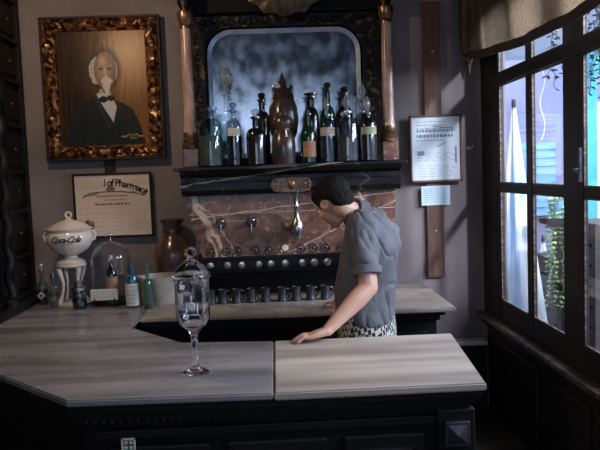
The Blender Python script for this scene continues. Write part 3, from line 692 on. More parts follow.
# rear row
bottle('decanter', 'clear decanter with tall ornate cut stopper behind the first two bottles', 'decanter', (-.285, 4.53, SH), .055, .46, 'clear', .018, .55, 'orb', None, None, BR, stop_m='stopglass')
bottle('apothecary_bottle', 'thin black bottle with round stopper behind the squat black bottle', 'bottle', (-.062, 4.54, SH), .046, .42, 'dkglass', .018, .68, 'ball', None, None, BR)
bottle('apothecary_bottle', 'round black bottle behind the green bottle', 'bottle', (.252, 4.53, SH), .050, .43, 'dkglass', .024, .62, 'flat', None, None, BR, sh=.09)
bottle('apothecary_bottle', 'tall green glass bottle in the rear row behind the teal bottle', 'bottle', (.362, 4.53, SH), .045, .47, 'greenglass', .018, .60, 'ball', None, None, BR, sh=.08)
bottle('apothecary_bottle', 'tall black bottle in the rear row behind the ribbed bottle', 'bottle', (.470, 4.53, SH), .052, .44, 'dkglass', .020, .62, 'ball', None, None, BR, sh=.09)
bottle('decanter', 'smoky decanter with clear stopper at the right end of the rear row', 'decanter', (.585, 4.53, SH), .052, .40, 'greyglass', .022, .62, 'tall', ('liq_olive', .15), None, BR, stop_m='stopglass')

# ---------------------------------------------------------------- mugs under the marble panel
MG = 'dark pewter mugs on the back bar worktop'
def mug(loc, rot, label, r=.031, h=.088):
    t = thing('pewter_mug', label, 'mug', loc, rot, MG)
    bm = nb(); lathe(bm, [(0, 0), (r, 0), (r*1.02, .008), (r*.93, .014), (r*.90, h*.9), (r*.97, h), (r*.90, h), (r*.84, h*.9), (r*.84, .012), (0, .010)], 24); obj('cup', bm, 'pewter', t, True)
    bm = nb(); tube(bm, [(r*.86, 0, h*.82), (r*1.35, 0, h*.86), (r*1.75, 0, h*.66), (r*1.7, 0, h*.42), (r*1.3, 0, h*.22), (r*.9, 0, h*.18)], .0042, 8); obj('handle', bm, 'pewter', t, True)
    return t
mugs = [(-.42, 2.6, 'leftmost in the row of dark mugs'), (-.348, .4, 'second mug from the left in the row'), (-.262, .3, 'third mug from the left in the row'), (-.172, 2.9, 'fourth mug from the left in the row'),
        (-.082, 3.1, 'fifth mug from the left, in the middle of the row'), (.020, .3, 'sixth mug from the left in the row'), (.108, 3.0, 'seventh mug from the left in the row'), (.198, .5, 'second last mug of the row on the side of the man'), (.288, .2, 'last mug of the row, next to the man')]
for x, r, l in mugs: mug((x, 4.30, .90), r, 'dark pewter mug, '+l)

# ---------------------------------------------------------------- glass jar on the front counter
t = thing('footed_glass_jar', 'tall clear lidded glass jar on a slender stem on the front counter', 'glass jar', (-.348, 2.80, .90))
bm = nb(); lathe(bm, [(0, .004), (.052, 0), (.054, .004), (.045, .010), (.020, .022), (.013, .04), (.011, .09), (.013, .14), (.018, .165), (.030, .1795), (0, .1795)], 36); obj('foot_and_stem', bm, 'jarglass', t, True)
bm = nb(); lathe(bm, [(0, .180), (.028, .182), (.052, .198), (.066, .225), (.069, .26), (.069, .375), (.072, .385), (.072, .392), (.066, .392), (.065, .26), (.060, .228), (.045, .204), (0, .194)], 40, flute=lambda k, h: .012*math.cos(k*2*PI/40*10) if h < .23 else 0); obj('bowl', bm, 'jarglass', t, True)
bm = nb(); lathe(bm, [(.060, .3925), (.078, .3925), (.079, .400), (.070, .408), (.064, .420), (.052, .436), (.034, .448), (.030, .456), (.018, .462), (.010, .470), (0, .470), (0, .458), (.024, .450), (.028, .444), (.046, .432), (.058, .417), (.062, .404), (.060, .3925)], 36); l = obj('lid', bm, 'jarglass', t, True)
bm = nb(); torus(bm, (0, 0, .492), .018, .007, (0, -1, 0), 24, 10); ball(bm, (0, 0, .470), (.012, .012, .008), seg=12); obj('finial', bm, 'jarglass', l, True)
bm = nb(); cy = -.0705
torus(bm, (.004, cy, .288), .011, .0022, seg=16, s2=6); torus(bm, (.004, cy, .288), .004, .0018, seg=12, s2=5)
for k in range(8):
    a = k*PI/4; tube(bm, [(.004+.013*math.cos(a), cy, .288+.013*math.sin(a)), (.004+.018*math.cos(a), cy, .288+.018*math.sin(a))], .0016, 5)
tube(bm, [(-.016, cy+.001, .262), (-.016, cy+.001, .300)], .0022, 6); tube(bm, [(.026, cy+.002, .258), (.026, cy+.002, .296)], .0022, 6)
tube(bm, [(.003, cy, .31), (.003, cy, .328)], .0022, 6); tube(bm, [(-.03, cy+.004, .252), (.034, cy+.004, .250)], .0016, 5)
obj('etched_emblem', bm, 'etched', t)

# ---------------------------------------------------------------- things on the left counter
t = thing('syrup_urn', 'cream china urn with lettering, lid and two handles on a footed stand', 'urn', (-1.325, 4.52, .90))
bm = nb()   # stand with four legs
lathe(bm, [(0, .237), (.075, .237), (.094, .250), (.094, .262), (0, .262)], 32)
s = obj('stand', bm, 'ceramic', t, True)
bm = nb(); lathe(bm, [(0, .0), (.112, .0), (.115, .012), (.09, .018), (0, .018)], 32); obj('stand_base', bm, 'ceramic', s, True)
for k in range(4):
    a = PI/4+k*PI/2; c, n_ = math.cos(a), math.sin(a)
    bm = nb(); tube(bm, [(.088*c, .088*n_, .240), (.080*c, .080*n_, .205), (.062*c, .062*n_, .145), (.068*c, .068*n_, .08), (.088*c, .088*n_, .03), (.098*c, .098*n_, .015)], [.016, .015, .009, .009, .013, .015], 10); obj('leg', bm, 'ceramic', s, True)
bm = nb(); lathe(bm, [(0, .262), (.088, .262), (.090, .275), (.07, .290), (.045, .300), (.040, .312), (.06, .320), (0, .325)], 36); obj('pedestal', bm, 'ceramic', t, True)
prof = [(0, .315), (.045, .317), (.080, .332), (.115, .358), (.138, .392), (.146, .425), (.143, .45), (.132, .468), (.136, .476), (.140, .484), (0, .484)]
bm = nb(); lathe(bm, prof, 48, flute=lambda k, h: (.018*math.cos(k*2*PI/48*16) if .32 < h < .37 else 0)); bl = obj('bowl', bm, 'ceramic', t, True)
bm = nb(); lathe(bm, [(0, .484), (.146, .484), (.148, .490), (.125, .498), (.105, .515), (.07, .532), (.035, .542), (.02, .548), (.014, .556), (0, .558)], 40)
l = obj('lid', bm, 'ceramic', t, True)
bm = nb(); torus(bm, (0, 0, .575), .018, .0065, seg=20); obj('lid_ring', bm, 'ceramic', l, True)
for sgn in (-1, 1):
    bm = nb(); tube(bm, [(sgn*.128, 0, .41), (sgn*.155, 0, .415), (sgn*.165, 0, .445), (sgn*.155, 0, .465), (sgn*.130, 0, .462)], [.012, .011, .010, .010, .012], 10); obj('handle', bm, 'ceramic', t, True)
def urnwrap(cz, ry):
    def fn(x, y_, z):
        a = -PI/2+x/.146+.06; zz = cz+y_; r = .1478 - 1.15*max(0, .42-zz)**1.35
        return V(r*math.cos(a), r*math.sin(a), zz)
    return fn
text('lettering', 'Coca-Cola', .054, 'ink', bl, urnwrap(.425, .146), ext=.0016, shear=.5, spacing=.80, bold=.0014)
bm = nb(); tube(bm, [(-.05, -.1365, .402), (-.02, -.1425, .396), (.03, -.1420, .397), (.055, -.1350, .404)], .0018, 5); obj('underline_flourish', bm, 'ink', bl)
# small jar in front of the stand
bottle('spice_jar', 'small dark-filled glass jar with grey lid at the foot of the china urn', 'jar', (-1.238, 4.35, .90), .044, .115, 'greyglass', .028, .80, None, ('liq_dark', .065), None, sh=.012)
o = C.objects[-1]
jt = [q for q in C.objects if q.get('label', '').startswith('small dark-filled')][0]
bm = nb(); lathe(bm, [(0, .112), (.042, .112), (.046, .116), (.045, .132), (.030, .145), (.028, .165), (.032, .172), (0, .176)], 28); obj('lid', bm, 'silver', jt, True)
bottle('soda_bottle', 'dark glass bottle with white diamond mark at the far left of the counter', 'bottle', (-1.528, 4.55, .90), .035, .225, 'greyglass', .012, .45, 'ball', ('liq_dark', .09), None, sh=.05, stop_m='stopglass')
jt = [q for q in C.objects if q.get('label', '').startswith('dark glass bottle with white')][0]
bm = nb(); cy = -.037
for s in (.024, .014):
    tube(bm, [(0, cy, .062+s), (s, cy+.004*(s/.024), .062), (0, cy, .062-s), (-s, cy+.004*(s/.024), .062), (0, cy, .062+s)], .0022, 5)
obj('diamond_mark', bm, 'etched', jt)
bottle('soda_bottle', 'clear bottle with blue-grey neck band, second from the left on the counter', 'bottle', (-1.425, 4.45, .90), .031, .20, 'clear', .013, .52, 'cork', ('liq_grey', .03), ('pewter', .07, .095, 1.2), sh=.04, stop_m='silver')
# bell jar
t = thing('bell_jar', 'glass bell jar with knob over a small boxed bottle', 'bell jar', (-1.068, 4.50, .90))
bm = nb(); lathe(bm, [(0, 0), (.135, 0), (.140, .006), (.138, .016), (.125, .022), (0, .022)], 40); obj('base', bm, 'wood', t, True)
prof = [(.125, .0225), (.125, .28)]+[(.125*math.cos(i/8*PI/2), .28+.115*math.sin(i/8*PI/2)) for i in range(1, 8)]+[(.012, .396), (0, .396)]
bm = nb(); lathe(bm, prof, 44); d = obj('dome', bm, 'clear', t, True)
bm = nb(); lathe(bm, [(0, .396), (.012, .396), (.010, .408), (.022, .420), (.027, .435), (.022, .450), (0, .457)], 24); obj('knob', bm, 'clear', d, True)
t2 = thing('specimen_bottle', 'little orange-labelled bottle under the glass bell jar', 'bottle', (-1.068, 4.50, .922))
bm = nb(); lathe(bm, [(0, 0), (.036, 0), (.036, .15), (.030, .19), (.014, .215), (.012, .25), (.016, .252), (.016, .262), (0, .262)], 24); obj('glass_body', bm, 'dkglass', t2, True)
bm = nb(); lathe(bm, [(.0365, .055), (.0375, .055), (.0375, .15), (.0365, .15)], 24); obj('label', bm, 'labelorange', t2, True)
bm = nb(); lathe(bm, [(0, 0.262), (.013, .262), (.013, .285), (0, .285)], 16); obj('cap', bm, 'ceramic', t2, True)
t2 = thing('white_card', 'narrow white caption card propped against the front of the bell jar', 'card', (-1.085, 4.352, .944))
bm = nb(); box(bm, -.084, .084, -.001, .001, 0, .070); obj('card', bm, 'labelwhite', t2)
bm = nb()
for j in range(3):
    for i in range(7):
        x = -.07+i*.0205; box(bm, x, x+random.uniform(.010, .017), -.0016, -.0008, .018+j*.016, .0205+j*.016)
obj('printed_lines', bm, 'inkgrey', t2)
bm = nb()
for x in (-.06, .06): box(bm, x-.004, x+.004, -.002, .018, -.044, .012)
obj('easel_foot', bm, 'wood', t2)
# bottle with white label, green bottle, mortar, vase
bottle('label_bottle', 'blue-necked bottle with a tall white label beside the bell jar', 'bottle', (-.905, 4.32, .90), .039, .245, 'blueglass', .017, .60, 'cork', None, ('labelwhite', .012, .150, 1.5), sh=.06, stop_m='blueglass')
bottle('soda_bottle', 'small pale green glass bottle in front of the white marble mortar', 'bottle', (-.792, 4.235, .90), .031, .235, 'paleg', .012, .48, 'ball', ('liq_olive', .03), None, sh=.07)
t = thing('mortar', 'whitish marble mortar bowl with side lugs behind the green bottle', 'mortar', (-.745, 4.40, .90))
bm = nb(); lathe(bm, [(0, 0), (.090, 0), (.096, .02), (.118, .10), (.132, .165), (.134, .178), (.118, .178), (.105, .12), (.07, .05), (0, .04)], 40); obj('bowl', bm, 'stone', t, True)
for a in (PI*.98, 0):
    bm = nb(); ball(bm, (.132*math.cos(a), .132*math.sin(a), .150), (.050, .040, .034), seg=16); obj('lug', bm, 'stone', t, True)
t = thing('clay_vase', 'tall reddish clay vase with dark neck beside the back bar', 'vase', (-.690, 4.655, .90))
bm = nb(); lathe(bm, [(0, 0), (.06, 0), (.065, .02), (.088, .10), (.118, .20), (.126, .27), (.114, .335), (.078, .385), (.062, .415), (.060, .475), (.078, .50), (.080, .512), (.066, .514), (.058, .48), (0, .46)], 40); obj('body', bm, 'terra', t, True)
bm = nb(); lathe(bm, [(.0605, .430), (.067, .433), (.067, .447), (.0605, .450)], 36); obj('neck_ring', bm, 'darkbrass', t, True)

# ---------------------------------------------------------------- portrait
t = thing('portrait_painting', 'oil portrait of a white-bearded man in black coat in a gilt frame', 'painting', (-1.105, 4.70, 2.29))
W2, H2 = .378, .455; iw, ih = .288, .372
bm = nb()
for side in range(4):
    L2, D2 = (W2, H2) if side % 2 == 0 else (H2, W2); il, idp = (iw, ih) if side % 2 == 0 else (ih, iw)
    n = 90; rows = []
    prof = [(0, .000), (0.0, -.030), (.10, -.040), (.16, -.030), (.35, -.052), (.60, -.058), (.82, -.040), (.88, -.030), (.94, -.034), (1, -.018), (1, 0)]
    for k, (u, d) in enumerate(prof):
        row = []
        for i in range(n+1):
            s = -1+2*i/n; a = L2+(il-L2)*u; q = D2+(idp-D2)*u
            x, z = s*a, q
            dd = d
            if 2 < k < 7:
                nv = noise.noise(V(x*26+side*9, z*26, 3.1)); nv2 = math.sin(x*75+math.sin(z*90)*1.4)
                dd -= .016*nv+.006*nv2
            p = [(x, z), (z, -x), (-x, -z), (-z, x)][side]
            row.append(bm.verts.new((p[0], dd+.035, p[1])))
        rows.append(row)
    for r0, r1 in zip(rows, rows[1:]):
        for i in range(n): bm.faces.new((r0[i], r0[i+1], r1[i+1], r1[i]))
bmesh.ops.remove_doubles(bm, verts=bm.verts[:], dist=.0002)
fr = obj('gilt_frame', bm, 'gilt', t, True)
bm = nb()
for a in ((-W2-.014, W2+.014, H2-.002, H2+.014), (-W2-.014, W2+.014, -H2-.014, -H2+.002), (-W2-.014, -W2+.002, -H2, H2), (W2-.002, W2+.014, -H2, H2)): box(bm, a[0], a[1], .0, .05, a[2], a[3], .004)
obj('outer_moulding', bm, 'woodwin', fr)
obj('name_plate', box(nb(), -.035, .035, -.028, -.018, -.422, -.400, .002), 'brass', fr)
# painted canvas: colours of the paint, with some lamp glare put into the background
nx, nz = 170, 220
def sm(a, b, x): u = max(0, min(1, (x-a)/(b-a))); return u*u*(3-2*u)
def lerp(a, b, f): return tuple(a[i]+(b[i]-a[i])*f for i in range(3))
def seg_in(poly, u, v):
    c = False; n = len(poly)
    for i in range(n):
        x1, y1 = poly[i]; x2, y2 = poly[i-1]
        if (y1 > v) != (y2 > v) and u < (x2-x1)*(v-y1)/(y2-y1)+x1: c = not c
    return c
COAT = [(.07, 0), (.10, .22), (.16, .31), (.27, .37), (.37, .42), (.41, .455), (.55, .46), (.60, .40), (.72, .37), (.83, .31), (.89, .20), (.96, 0)]
def painting(u, v):
    nz_ = noise.noise(V(u*5, v*1.2, 1)); n2 = noise.noise(V(u*34, v*6, 5)); n3 = noise.noise(V(u*60, v*60, 2))
    col = lerp((.030, .018, .010), (.24, .105, .030), sm(.1, .95, u+.25*nz_)*.8+.15*n2)
    col = lerp(col, (.55, .33, .15), sm(.42, .02, math.hypot((u-.82), (v-.78)*.9)+.10*n2)*.75)  # lighter orange ground with the lamp's glare painted in at upper right
    col = lerp(col, (.05, .028, .018), sm(.28, .0, 1-v)*0+sm(.35, .9, v)*.25*sm(.6, .1, u))
    hx, hy = u-.525, v-.655
    col = lerp(col, (.03, .022, .018), sm(1.35, .95, math.hypot(hx/.165, (hy-.02)/.165))*.9)      # dark halo ring round the head
    if math.hypot((hx+.098)/.072, (hy-.0)/.115) < 1+.15*n3 or math.hypot((hx-.118)/.030, (hy-.0)/.08) < 1: col = (.46+.1*n3, .44+.1*n3, .41+.1*n3)   # white hair
    fd = math.hypot((hx-.010)/.128, (hy-.005)/.160)
    if fd < 1:
        col = lerp((.42, .27, .19), (.24, .13, .09), sm(.3, 1, fd)); col = lerp(col, (.16, .09, .065), sm(-.01, .12, hx)*.75); col = lerp(col, (.60, .44, .34), sm(.07, .0, math.hypot(hx+.02, hy-.09))*.6)
        for ex in (-.038, .055):
            d = math.hypot((hx-ex)/.026, (hy-.018)/.010); col = lerp(col, (.06, .035, .03), sm(1.6, .6, d))
            d = math.hypot((hx-ex)/.036, (hy-.046)/.008); col = lerp(col, (.30, .24, .20), sm(1.4, .6, d))
        col = lerp(col, (.62, .38, .28), sm(1.3, .5, math.hypot((hx-.012)/.014, (hy+.012)/.045)))
        col = lerp(col, (.20, .09, .07), sm(1.3, .5, math.hypot((hx-.02)/.022, (hy+.052)/.008)))
    if math.hypot((hx-.022)/.066, (hy+.070+abs(hx-.022)*.35)/.024) < 1+.2*n3 or (abs(hx-.018) < .042*sm(-.235, -.12, hy)+.004 and -.21 < hy < -.07): col = (.60+.12*n3, .57+.12*n3, .53+.12*n3)
    if seg_in([(.44, .46), (.47, .50), (.58, .50), (.585, .45), (.55, .40)], u, v) and hy < -.155 and abs(hx-.01) > .03: col = (.42, .30, .23)
    if seg_in(COAT, u, v):
        col = (.014+.006*n2, .018+.006*n2, .018+.005*n2)
        if abs((u-.44)*1.0+(v-.38)*.45) < .012 and v < .44 and v > .15: col = (.035, .038, .036)
        if abs((u-.66)*1.0-(v-.36)*.5) < .010 and v < .42 and v > .16: col = (.03, .034, .032)
    if seg_in([(.42, .455), (.50, .465), (.585, .455), (.645, .335), (.60, .20), (.50, .33)], u, v): col = (.52+.05*n2, .52+.05*n2, .50+.04*n2)
    if math.hypot((u-.50)/.050, (v-.405)/.028) < 1 or math.hypot((u-.585)/.048, (v-.415)/.026) < 1: col = (.012, .012, .014)
    if .68 < u < .93 and abs(v-.082-.010*math.sin(u*95+2.5*math.sin(u*31))) < .006+.006*n3: col = (.34, .26, .08)
    if .78 < u < .86 and abs(v-.058) < .004: col = (.30, .22, .07)
    return col
bm = nb(); g = [[bm.verts.new((-iw+2*iw*i/nx, .018, -ih+2*ih*j/nz)) for i in range(nx+1)] for j in range(nz+1)]
for j in range(nz):
    for i in range(nx): bm.faces.new((g[j][i], g[j][i+1], g[j+1][i+1], g[j+1][i]))
me = bpy.data.meshes.new('canvas'); bm.to_mesh(me); bm.free()
ca = me.color_attributes.new('paint', 'FLOAT_COLOR', 'POINT')
for i, v in enumerate(me.vertices):
    c = painting((v.co.x+iw)/(2*iw), (v.co.z+ih)/(2*ih)); ca.data[i].color = (max(0, c[0]), max(0, c[1]), max(0, c[2]), 1)
cv = objm('canvas', me, 'paint', t)
obj('backing', box(nb(), -iw-.05, iw+.05, .020, .075, -ih-.05, ih+.05), 'woodwin', t)

# batten behind the two left pictures
tag(obj('picture_batten', box(nb(), -1.135, -1.065, 4.76, 4.779, 1.70, 1.85), 'woodwin'), 'short dark batten between the portrait and the certificate', 'batten')
# ---------------------------------------------------------------- pharmacy certificate
t = thing('framed_certificate', 'printed pharmacy certificate in a thin black frame under the portrait', 'certificate', (-1.085, 4.735, 1.518))
w_, h_ = .262, .217
bm = nb()
for a in ((-w_, w_, h_-.014, h_), (-w_, w_, -h_, -h_+.014), (-w_, -w_+.014, -h_, h_), (w_-.014, w_, -h_, h_)): box(bm, a[0], a[1], -.012, .02, a[2], a[3], .003)
obj('frame', bm, 'black', t)
pp = obj('paper', box(nb(), -w_+.012, w_-.012, .0, .03, -h_+.012, h_-.012), 'paper', t)
def arc(x, y_, z): return V(x+.065, -.0015, .148-(x*x)*1.2-x*.18+y_)
text('title', 'l of Pharmacy', .066, 'inkgrey', pp, lambda x, y_, z: V(x+.085, -.0015, .140-(x+.05)**2*1.1-x*.12+y_*1.05), ext=.0008, shear=.15, spacing=.82, bold=.0012)
bm = nb(); random.seed(2)
tube(bm, [(-.20, -.001, .055), (-.15, -.001, .085), (-.05, -.001, .092), (.06, -.001, .09), (.15, -.001, .078), (.215, -.001, .062)], .0045, 5)
tube(bm, [(-.19, -.001, .072), (-.14, -.001, .070), (-.10, -.001, .082)], .004, 5); tube(bm, [(.13, -.001, .09), (.18, -.001, .068), (.235, -.001, .10)], .004, 5)
ball(bm, (-.012, -.0005, .108), (.030, .0015, .019), seg=16)
obj('ribbon_ornament', bm, 'inkgrey', pp)
bm = nb()
def lines(bm, x0, x1, z, step=.02, h=.0018, gap=.006, y_=-.0008):
    x = x0
    while x < x1:
        l = random.uniform(.5, 1.2)*step; box(bm, x, min(x+l, x1), y_-.0006, y_, z-h*.75, z+h*.75); x += l+gap
for i in range(7): lines(bm, -.238, -.07, .190-i*.0125, .03, .0012, .004)
lines(bm, -.11, .10, .062, .012, .006, .003); lines(bm, -.06, .09, .036, .015, .004, .006)
lines(bm, -.12, .11, .008, .02, .009, .006)
for z in (-.018, -.045, -.06, -.085, -.11, -.14, -.17): lines(bm, -.23, .06, z, .03, .0011, .012)
for i in range(8): lines(bm, .09, .225, -.04-i*.018, .02, .0011, .01)
for i in range(3): lines(bm, .12, .23, .165-i*.012, .02, .0010, .006)
obj('printed_lines', bm, 'inkgrey', pp)
bm = nb(); lathe(bm, [(0, .004), (.030, .004), (.034, .001), (.034, 0), (0, 0)], 24, (-.165, 0, -.125), '-Y', flute=lambda k, h: .04*(k % 2)); obj('gold_seal', bm, 'brass', pp, True)

# ---------------------------------------------------------------- right wall pictures and board
tag(obj('wooden_board', box(nb(), 1.033, 1.150, 4.745, 4.779, .935, 2.80, .004), 'board'), 'long brown upright board fixed to the wall behind the framed notice', 'board')
tag(obj('screw_head', lathe(nb(), [(0, 0), (.009, 0), (.007, .005), (0, .006)], 12, (1.093, 4.745, 1.255), '-Y'), 'silver'), 'bright screw head low on the brown board', 'screw', 'screws in the brown board')
tag(obj('screw_head', lathe(nb(), [(0, 0), (.007, 0), (.006, .005), (0, .006)], 12, (1.095, 4.745, 2.47), '-Y'), 'silver'), 'bright screw head high on the brown board above the notice', 'screw', 'screws in the brown board')
t = thing('framed_notice', 'pale printed notice in a thin brown frame over the upright board', 'framed notice', (1.100, 4.72, 1.818))
w_, h_ = .178, .226; bm = nb()
for a in ((-w_, w_, h_-.014, h_), (-w_, w_, -h_, -h_+.014), (-w_, -w_+.014, -h_, h_), (w_-.014, w_, -h_, h_)): box(bm, a[0], a[1], -.012, .02, a[2], a[3], .003)
obj('frame', bm, 'board', t)
pp = obj('paper', box(nb(), -w_+.012, w_-.012, 0, .02, -h_+.012, h_-.012), 'bluepaper', t)
bm = nb(); random.seed(4)
for i in range(3): lines(bm, -.13, .06, .180-i*.022, .03, .003, .01)
lines(bm, -.13, .12, .120, .018, .012, .006); lines(bm, -.13, .12, .085, .018, .012, .006); lines(bm, -.13, .06, .055, .02, .004, .008)
for i in range(4): lines(bm, -.13, .13, -.03-i*.016, .05, .0016, .02)
for i in range(5): lines(bm, -.12, .13, -.115-i*.018, .05, .0014, .02)
obj('printed_lines', bm, 'inkblue', pp)
bm = nb(); tube(bm, [(-.02, -.001, .152), (.06, -.001, .140), (.12, -.001, .135), (.135, -.001, .120)], .003, 5); tube(bm, [(.0, -.001, .012), (.035, -.001, .025), (.07, -.001, .040)], .003, 5)
obj('pen_flourish', bm, 'inkblue', pp)
obj('margin_bar', box(nb(), .128, .140, -.0016, -.0005, -.10, .01), 'inkblue', pp)
bm = nb()
for i in range(5): box(bm, -.128+i*.010, -.121+i*.010, -.0016, -.0005, -.045, -.015)
obj('printed_block', bm, 'inkblue', pp)
t = thing('paper_note', 'small pale blue printed note pinned directly below the framed notice', 'note', (1.095, 4.735, 1.500))
pp = obj('paper', box(nb(), -.098, .098, 0, .004, -.066, .066), 'cyanpaper', t)
bm = nb()
for i in range(7): lines(bm, -.08, .08, .045-i*.0145, .03, .0018, .01)
obj('printed_lines', bm, 'inkblue', pp)
obj('pin_block', box(nb(), -.03, .03, .004, .010, -.03, .03), 'board', t)
t = thing('wall_hook', 'small white hook on the wall right of the framed notice', 'hook', (1.335, 4.78, 1.815))
bm = nb(); lathe(bm, [(0, 0), (.014, 0), (.012, .006), (0, .008)], 16, (0, 0, 0), '-Y'); obj('rose', bm, 'ceramic', t, True)
bm = nb(); tube(bm, [(0, -.006, 0), (.006, -.03, -.006), (.018, -.04, .0), (.022, -.04, .016)], .004, 8); obj('hook', bm, 'ceramic', t, True)

# ---------------------------------------------------------------- curtain valance
t = thing('curtain_valance', 'tan linen valance with dark hem sagging across the window tops', 'curtain', (0, 0, 0))
def hemz(y_):
    pts = [(2.0, 2.47), (2.5, 2.395), (2.95, 2.349), (3.28, 2.343), (3.66, 2.347), (4.24, 2.384), (4.60, 2.42), (4.72, 2.44)]
    k = 0
    while k < len(pts)-2 and y_ > pts[k+1][0]: k += 1
    p0, p1, p2, p3 = pts[max(k-1, 0)], pts[k], pts[k+1], pts[min(k+2, len(pts)-1)]
    u = (y_-p1[0])/(p2[0]-p1[0]); h = p2[0]-p1[0]
    m1 = (p2[1]-p0[1])/max(1e-6, p2[0]-p0[0])*h; m2 = (p3[1]-p1[1])/max(1e-6, p3[0]-p1[0])*h
    return (2*u**3-3*u*u+1)*p1[1]+(u**3-2*u*u+u)*m1+(-2*u**3+3*u*u)*p2[1]+(u**3-u*u)*m2
bm = nb(); bh = nb(); ny, nzz = 150, 16
def cx(y_, f): return 1.345-.010*math.sin(y_*9.5)*(f)-.004*math.sin(y_*23+1)*f - .02*math.sin(f*PI)
g = []
for i in range(ny+1):
    y_ = 2.0+(4.70-2.0)*i/ny; z0 = hemz(y_)
    g.append([bm.verts.new((cx(y_, 1-j/nzz), y_, z0+(3.2-z0)*j/nzz)) for j in range(nzz+1)])
for i in range(ny):
    for j in range(nzz): bm.faces.new((g[i][j], g[i+1][j], g[i+1][j+1], g[i][j+1]))
bmesh.ops.solidify(bm, geom=bm.faces[:], thickness=.004)
def m_linen():
    m, N, L, P = nt('tan_linen_weave'); P.inputs['Roughness'].default_value = .9
    tt = tex(N, L, 60, (1, 1, 1)); t2_ = tex(N, L, 2.1, (1, 1, .05), detail=2)
    r = ramp(N, L, tt.outputs[0], [(.3, (.20, .145, .095)), (.7, (.36, .27, .18))]); r2 = ramp(N, L, t2_.outputs[0], [(.46, .55), (.52, 1)])
    mm = N.new('ShaderNodeMix'); mm.data_type = 'RGBA'; mm.blend_type = 'MULTIPLY'; mm.inputs[0].default_value = 1; L.new(r.outputs[0], mm.inputs[6]); L.new(r2.outputs[0], mm.inputs[7])
    L.new(mm.outputs[2], P.inputs['Base Color'])
    trl = N.new('ShaderNodeBsdfTranslucent'); L.new(mm.outputs[2], trl.inputs[0]); ms = N.new('ShaderNodeMixShader'); ms.inputs[0].default_value = .45
    L.new(P.outputs[0], ms.inputs[1]); L.new(trl.outputs[0], ms.inputs[2]); L.new(ms.outputs[0], N['Material Output'].inputs[0]); return m
M['linen'] = m_linen()
obj('cloth', bm, 'linen', t, True)
pts = [(cx(2.0+2.7*i/60, 1)-.002, 2.0+2.7*i/60, hemz(2.0+2.7*i/60)) for i in range(61)]
bm = nb(); n = len(pts)
for k in range(n-1):
    a, b = pts[k], pts[k+1]
    va = [bm.verts.new((p[0]+dx, p[1], p[2]+dz)) for p in (a, b) for dx, dz in ((-.008, -.028), (-.008, .022), (.008, .022), (.008, -.028))]
    for q in range(4): bm.faces.new((va[q], va[(q+1) % 4], va[4+(q+1) % 4], va[4+q]))
bmesh.ops.remove_doubles(bm, verts=bm.verts[:], dist=.0005)
obj('hem_band', bm, 'hem', t)
bm = nb(); tube(bm, [(1.335, 4.735, 3.2), (1.325, 4.725, 2.95), (1.315, 4.72, 2.70), (1.31, 4.715, 2.52), (1.325, 4.71, 2.44)], [.05, .045, .035, .030, .032], 14); obj('gathered_end', bm, 'linen', t, True)
bm = nb(); ball(bm, (1.33, 4.70, 2.395), (.030, .030, .030), seg=14); tube(bm, [(1.33, 4.70, 2.37), (1.335, 4.70, 2.30)], [.016, .004], 8); obj('tassel', bm, 'linen', t, True)
obj('rail', tube(nb(), [(1.345, 1.95, 3.2), (1.345, 4.76, 3.2)], .016, 12), 'crate', t, True)

# ---------------------------------------------------------------- dark carved cabinet at the left
t = thing('display_cabinet', 'tall black carved cabinet at the left edge with a twisted column', 'cabinet', (0, 0, 0))
x0, x1 = -2.15, -1.63
bm = nb(); box(bm, x0, x1-.03, 3.60, 4.74, .90, 3.15); obj('carcass', bm, 'wood', t)
bm = nb()
box(bm, x1-.03, x1, 4.69, 4.74, .96, 3.15, .004); box(bm, x1-.03, x1, 4.36, 4.41, .96, 3.15, .004); box(bm, x1-.03, x1, 3.60, 3.68, .96, 3.15, .004)
for z in (.96, 1.215, 1.50, 1.75, 2.04, 2.32, 2.58, 2.84, 3.10): box(bm, x1-.03, x1+.002, 3.68, 4.69, z, z+.022, .004)
obj('face_frame', bm, 'wood', t)
for i, (za, zb) in enumerate(((.982, 1.215), (1.237, 1.50), (1.522, 1.75), (1.772, 2.04), (2.062, 2.32), (2.342, 2.58), (2.602, 2.84))):
    bm = nb(); box(bm, x1-.034, x1-.018, 4.43, 4.67, za+.03, zb-.03, .006); p = obj('drawer_front', bm, 'wood', t)
    bm = nb(); ball(bm, (x1-.010, 4.55, (za+zb)/2), .010, seg=10); obj('knob', bm, 'darkbrass', p, True)
bm = nb(); box(bm, x0-.02, x1+.06, 3.55, 4.75, .902, .955, .008); obj('plinth', bm, 'wood', t)
bm = nb(); n = 150; rings = []   # barley twist
for i in range(n+1):
    z = 1.02+i*(3.02-1.02)/n; a0 = i*.42
    rings.append([bm.verts.new((x1+.035+.010*math.cos(a0)+.026*math.cos(2*PI*k/14), 4.19+.010*math.sin(a0)+.026*math.sin(2*PI*k/14), z)) for k in range(14)])
for a, b in zip(rings, rings[1:]):
    for k in range(14): bm.faces.new((a[k], a[(k+1) % 14], b[(k+1) % 14], b[k]))
c = obj('twisted_column', bm, 'wood', t, True)
bm = nb(); lathe(bm, [(0, .955), (.045, .955), (.045, .985), (.030, 1.0), (.036, 1.02), (0, 1.02)], 20, (x1+.035, 4.19, 0)); obj('column_foot', bm, 'wood', c, True)
bm = nb(); lathe(bm, [(0, 3.02), (.036, 3.02), (.046, 3.06), (.046, 3.10), (0, 3.10)], 20, (x1+.035, 4.19, 0)); obj('column_capital', bm, 'wood', c, True)
bm = nb(); box(bm, x0-.02, x1+.10, 3.52, 4.76, 3.10, 3.22, .01); obj('cornice', bm, 'wood', t)

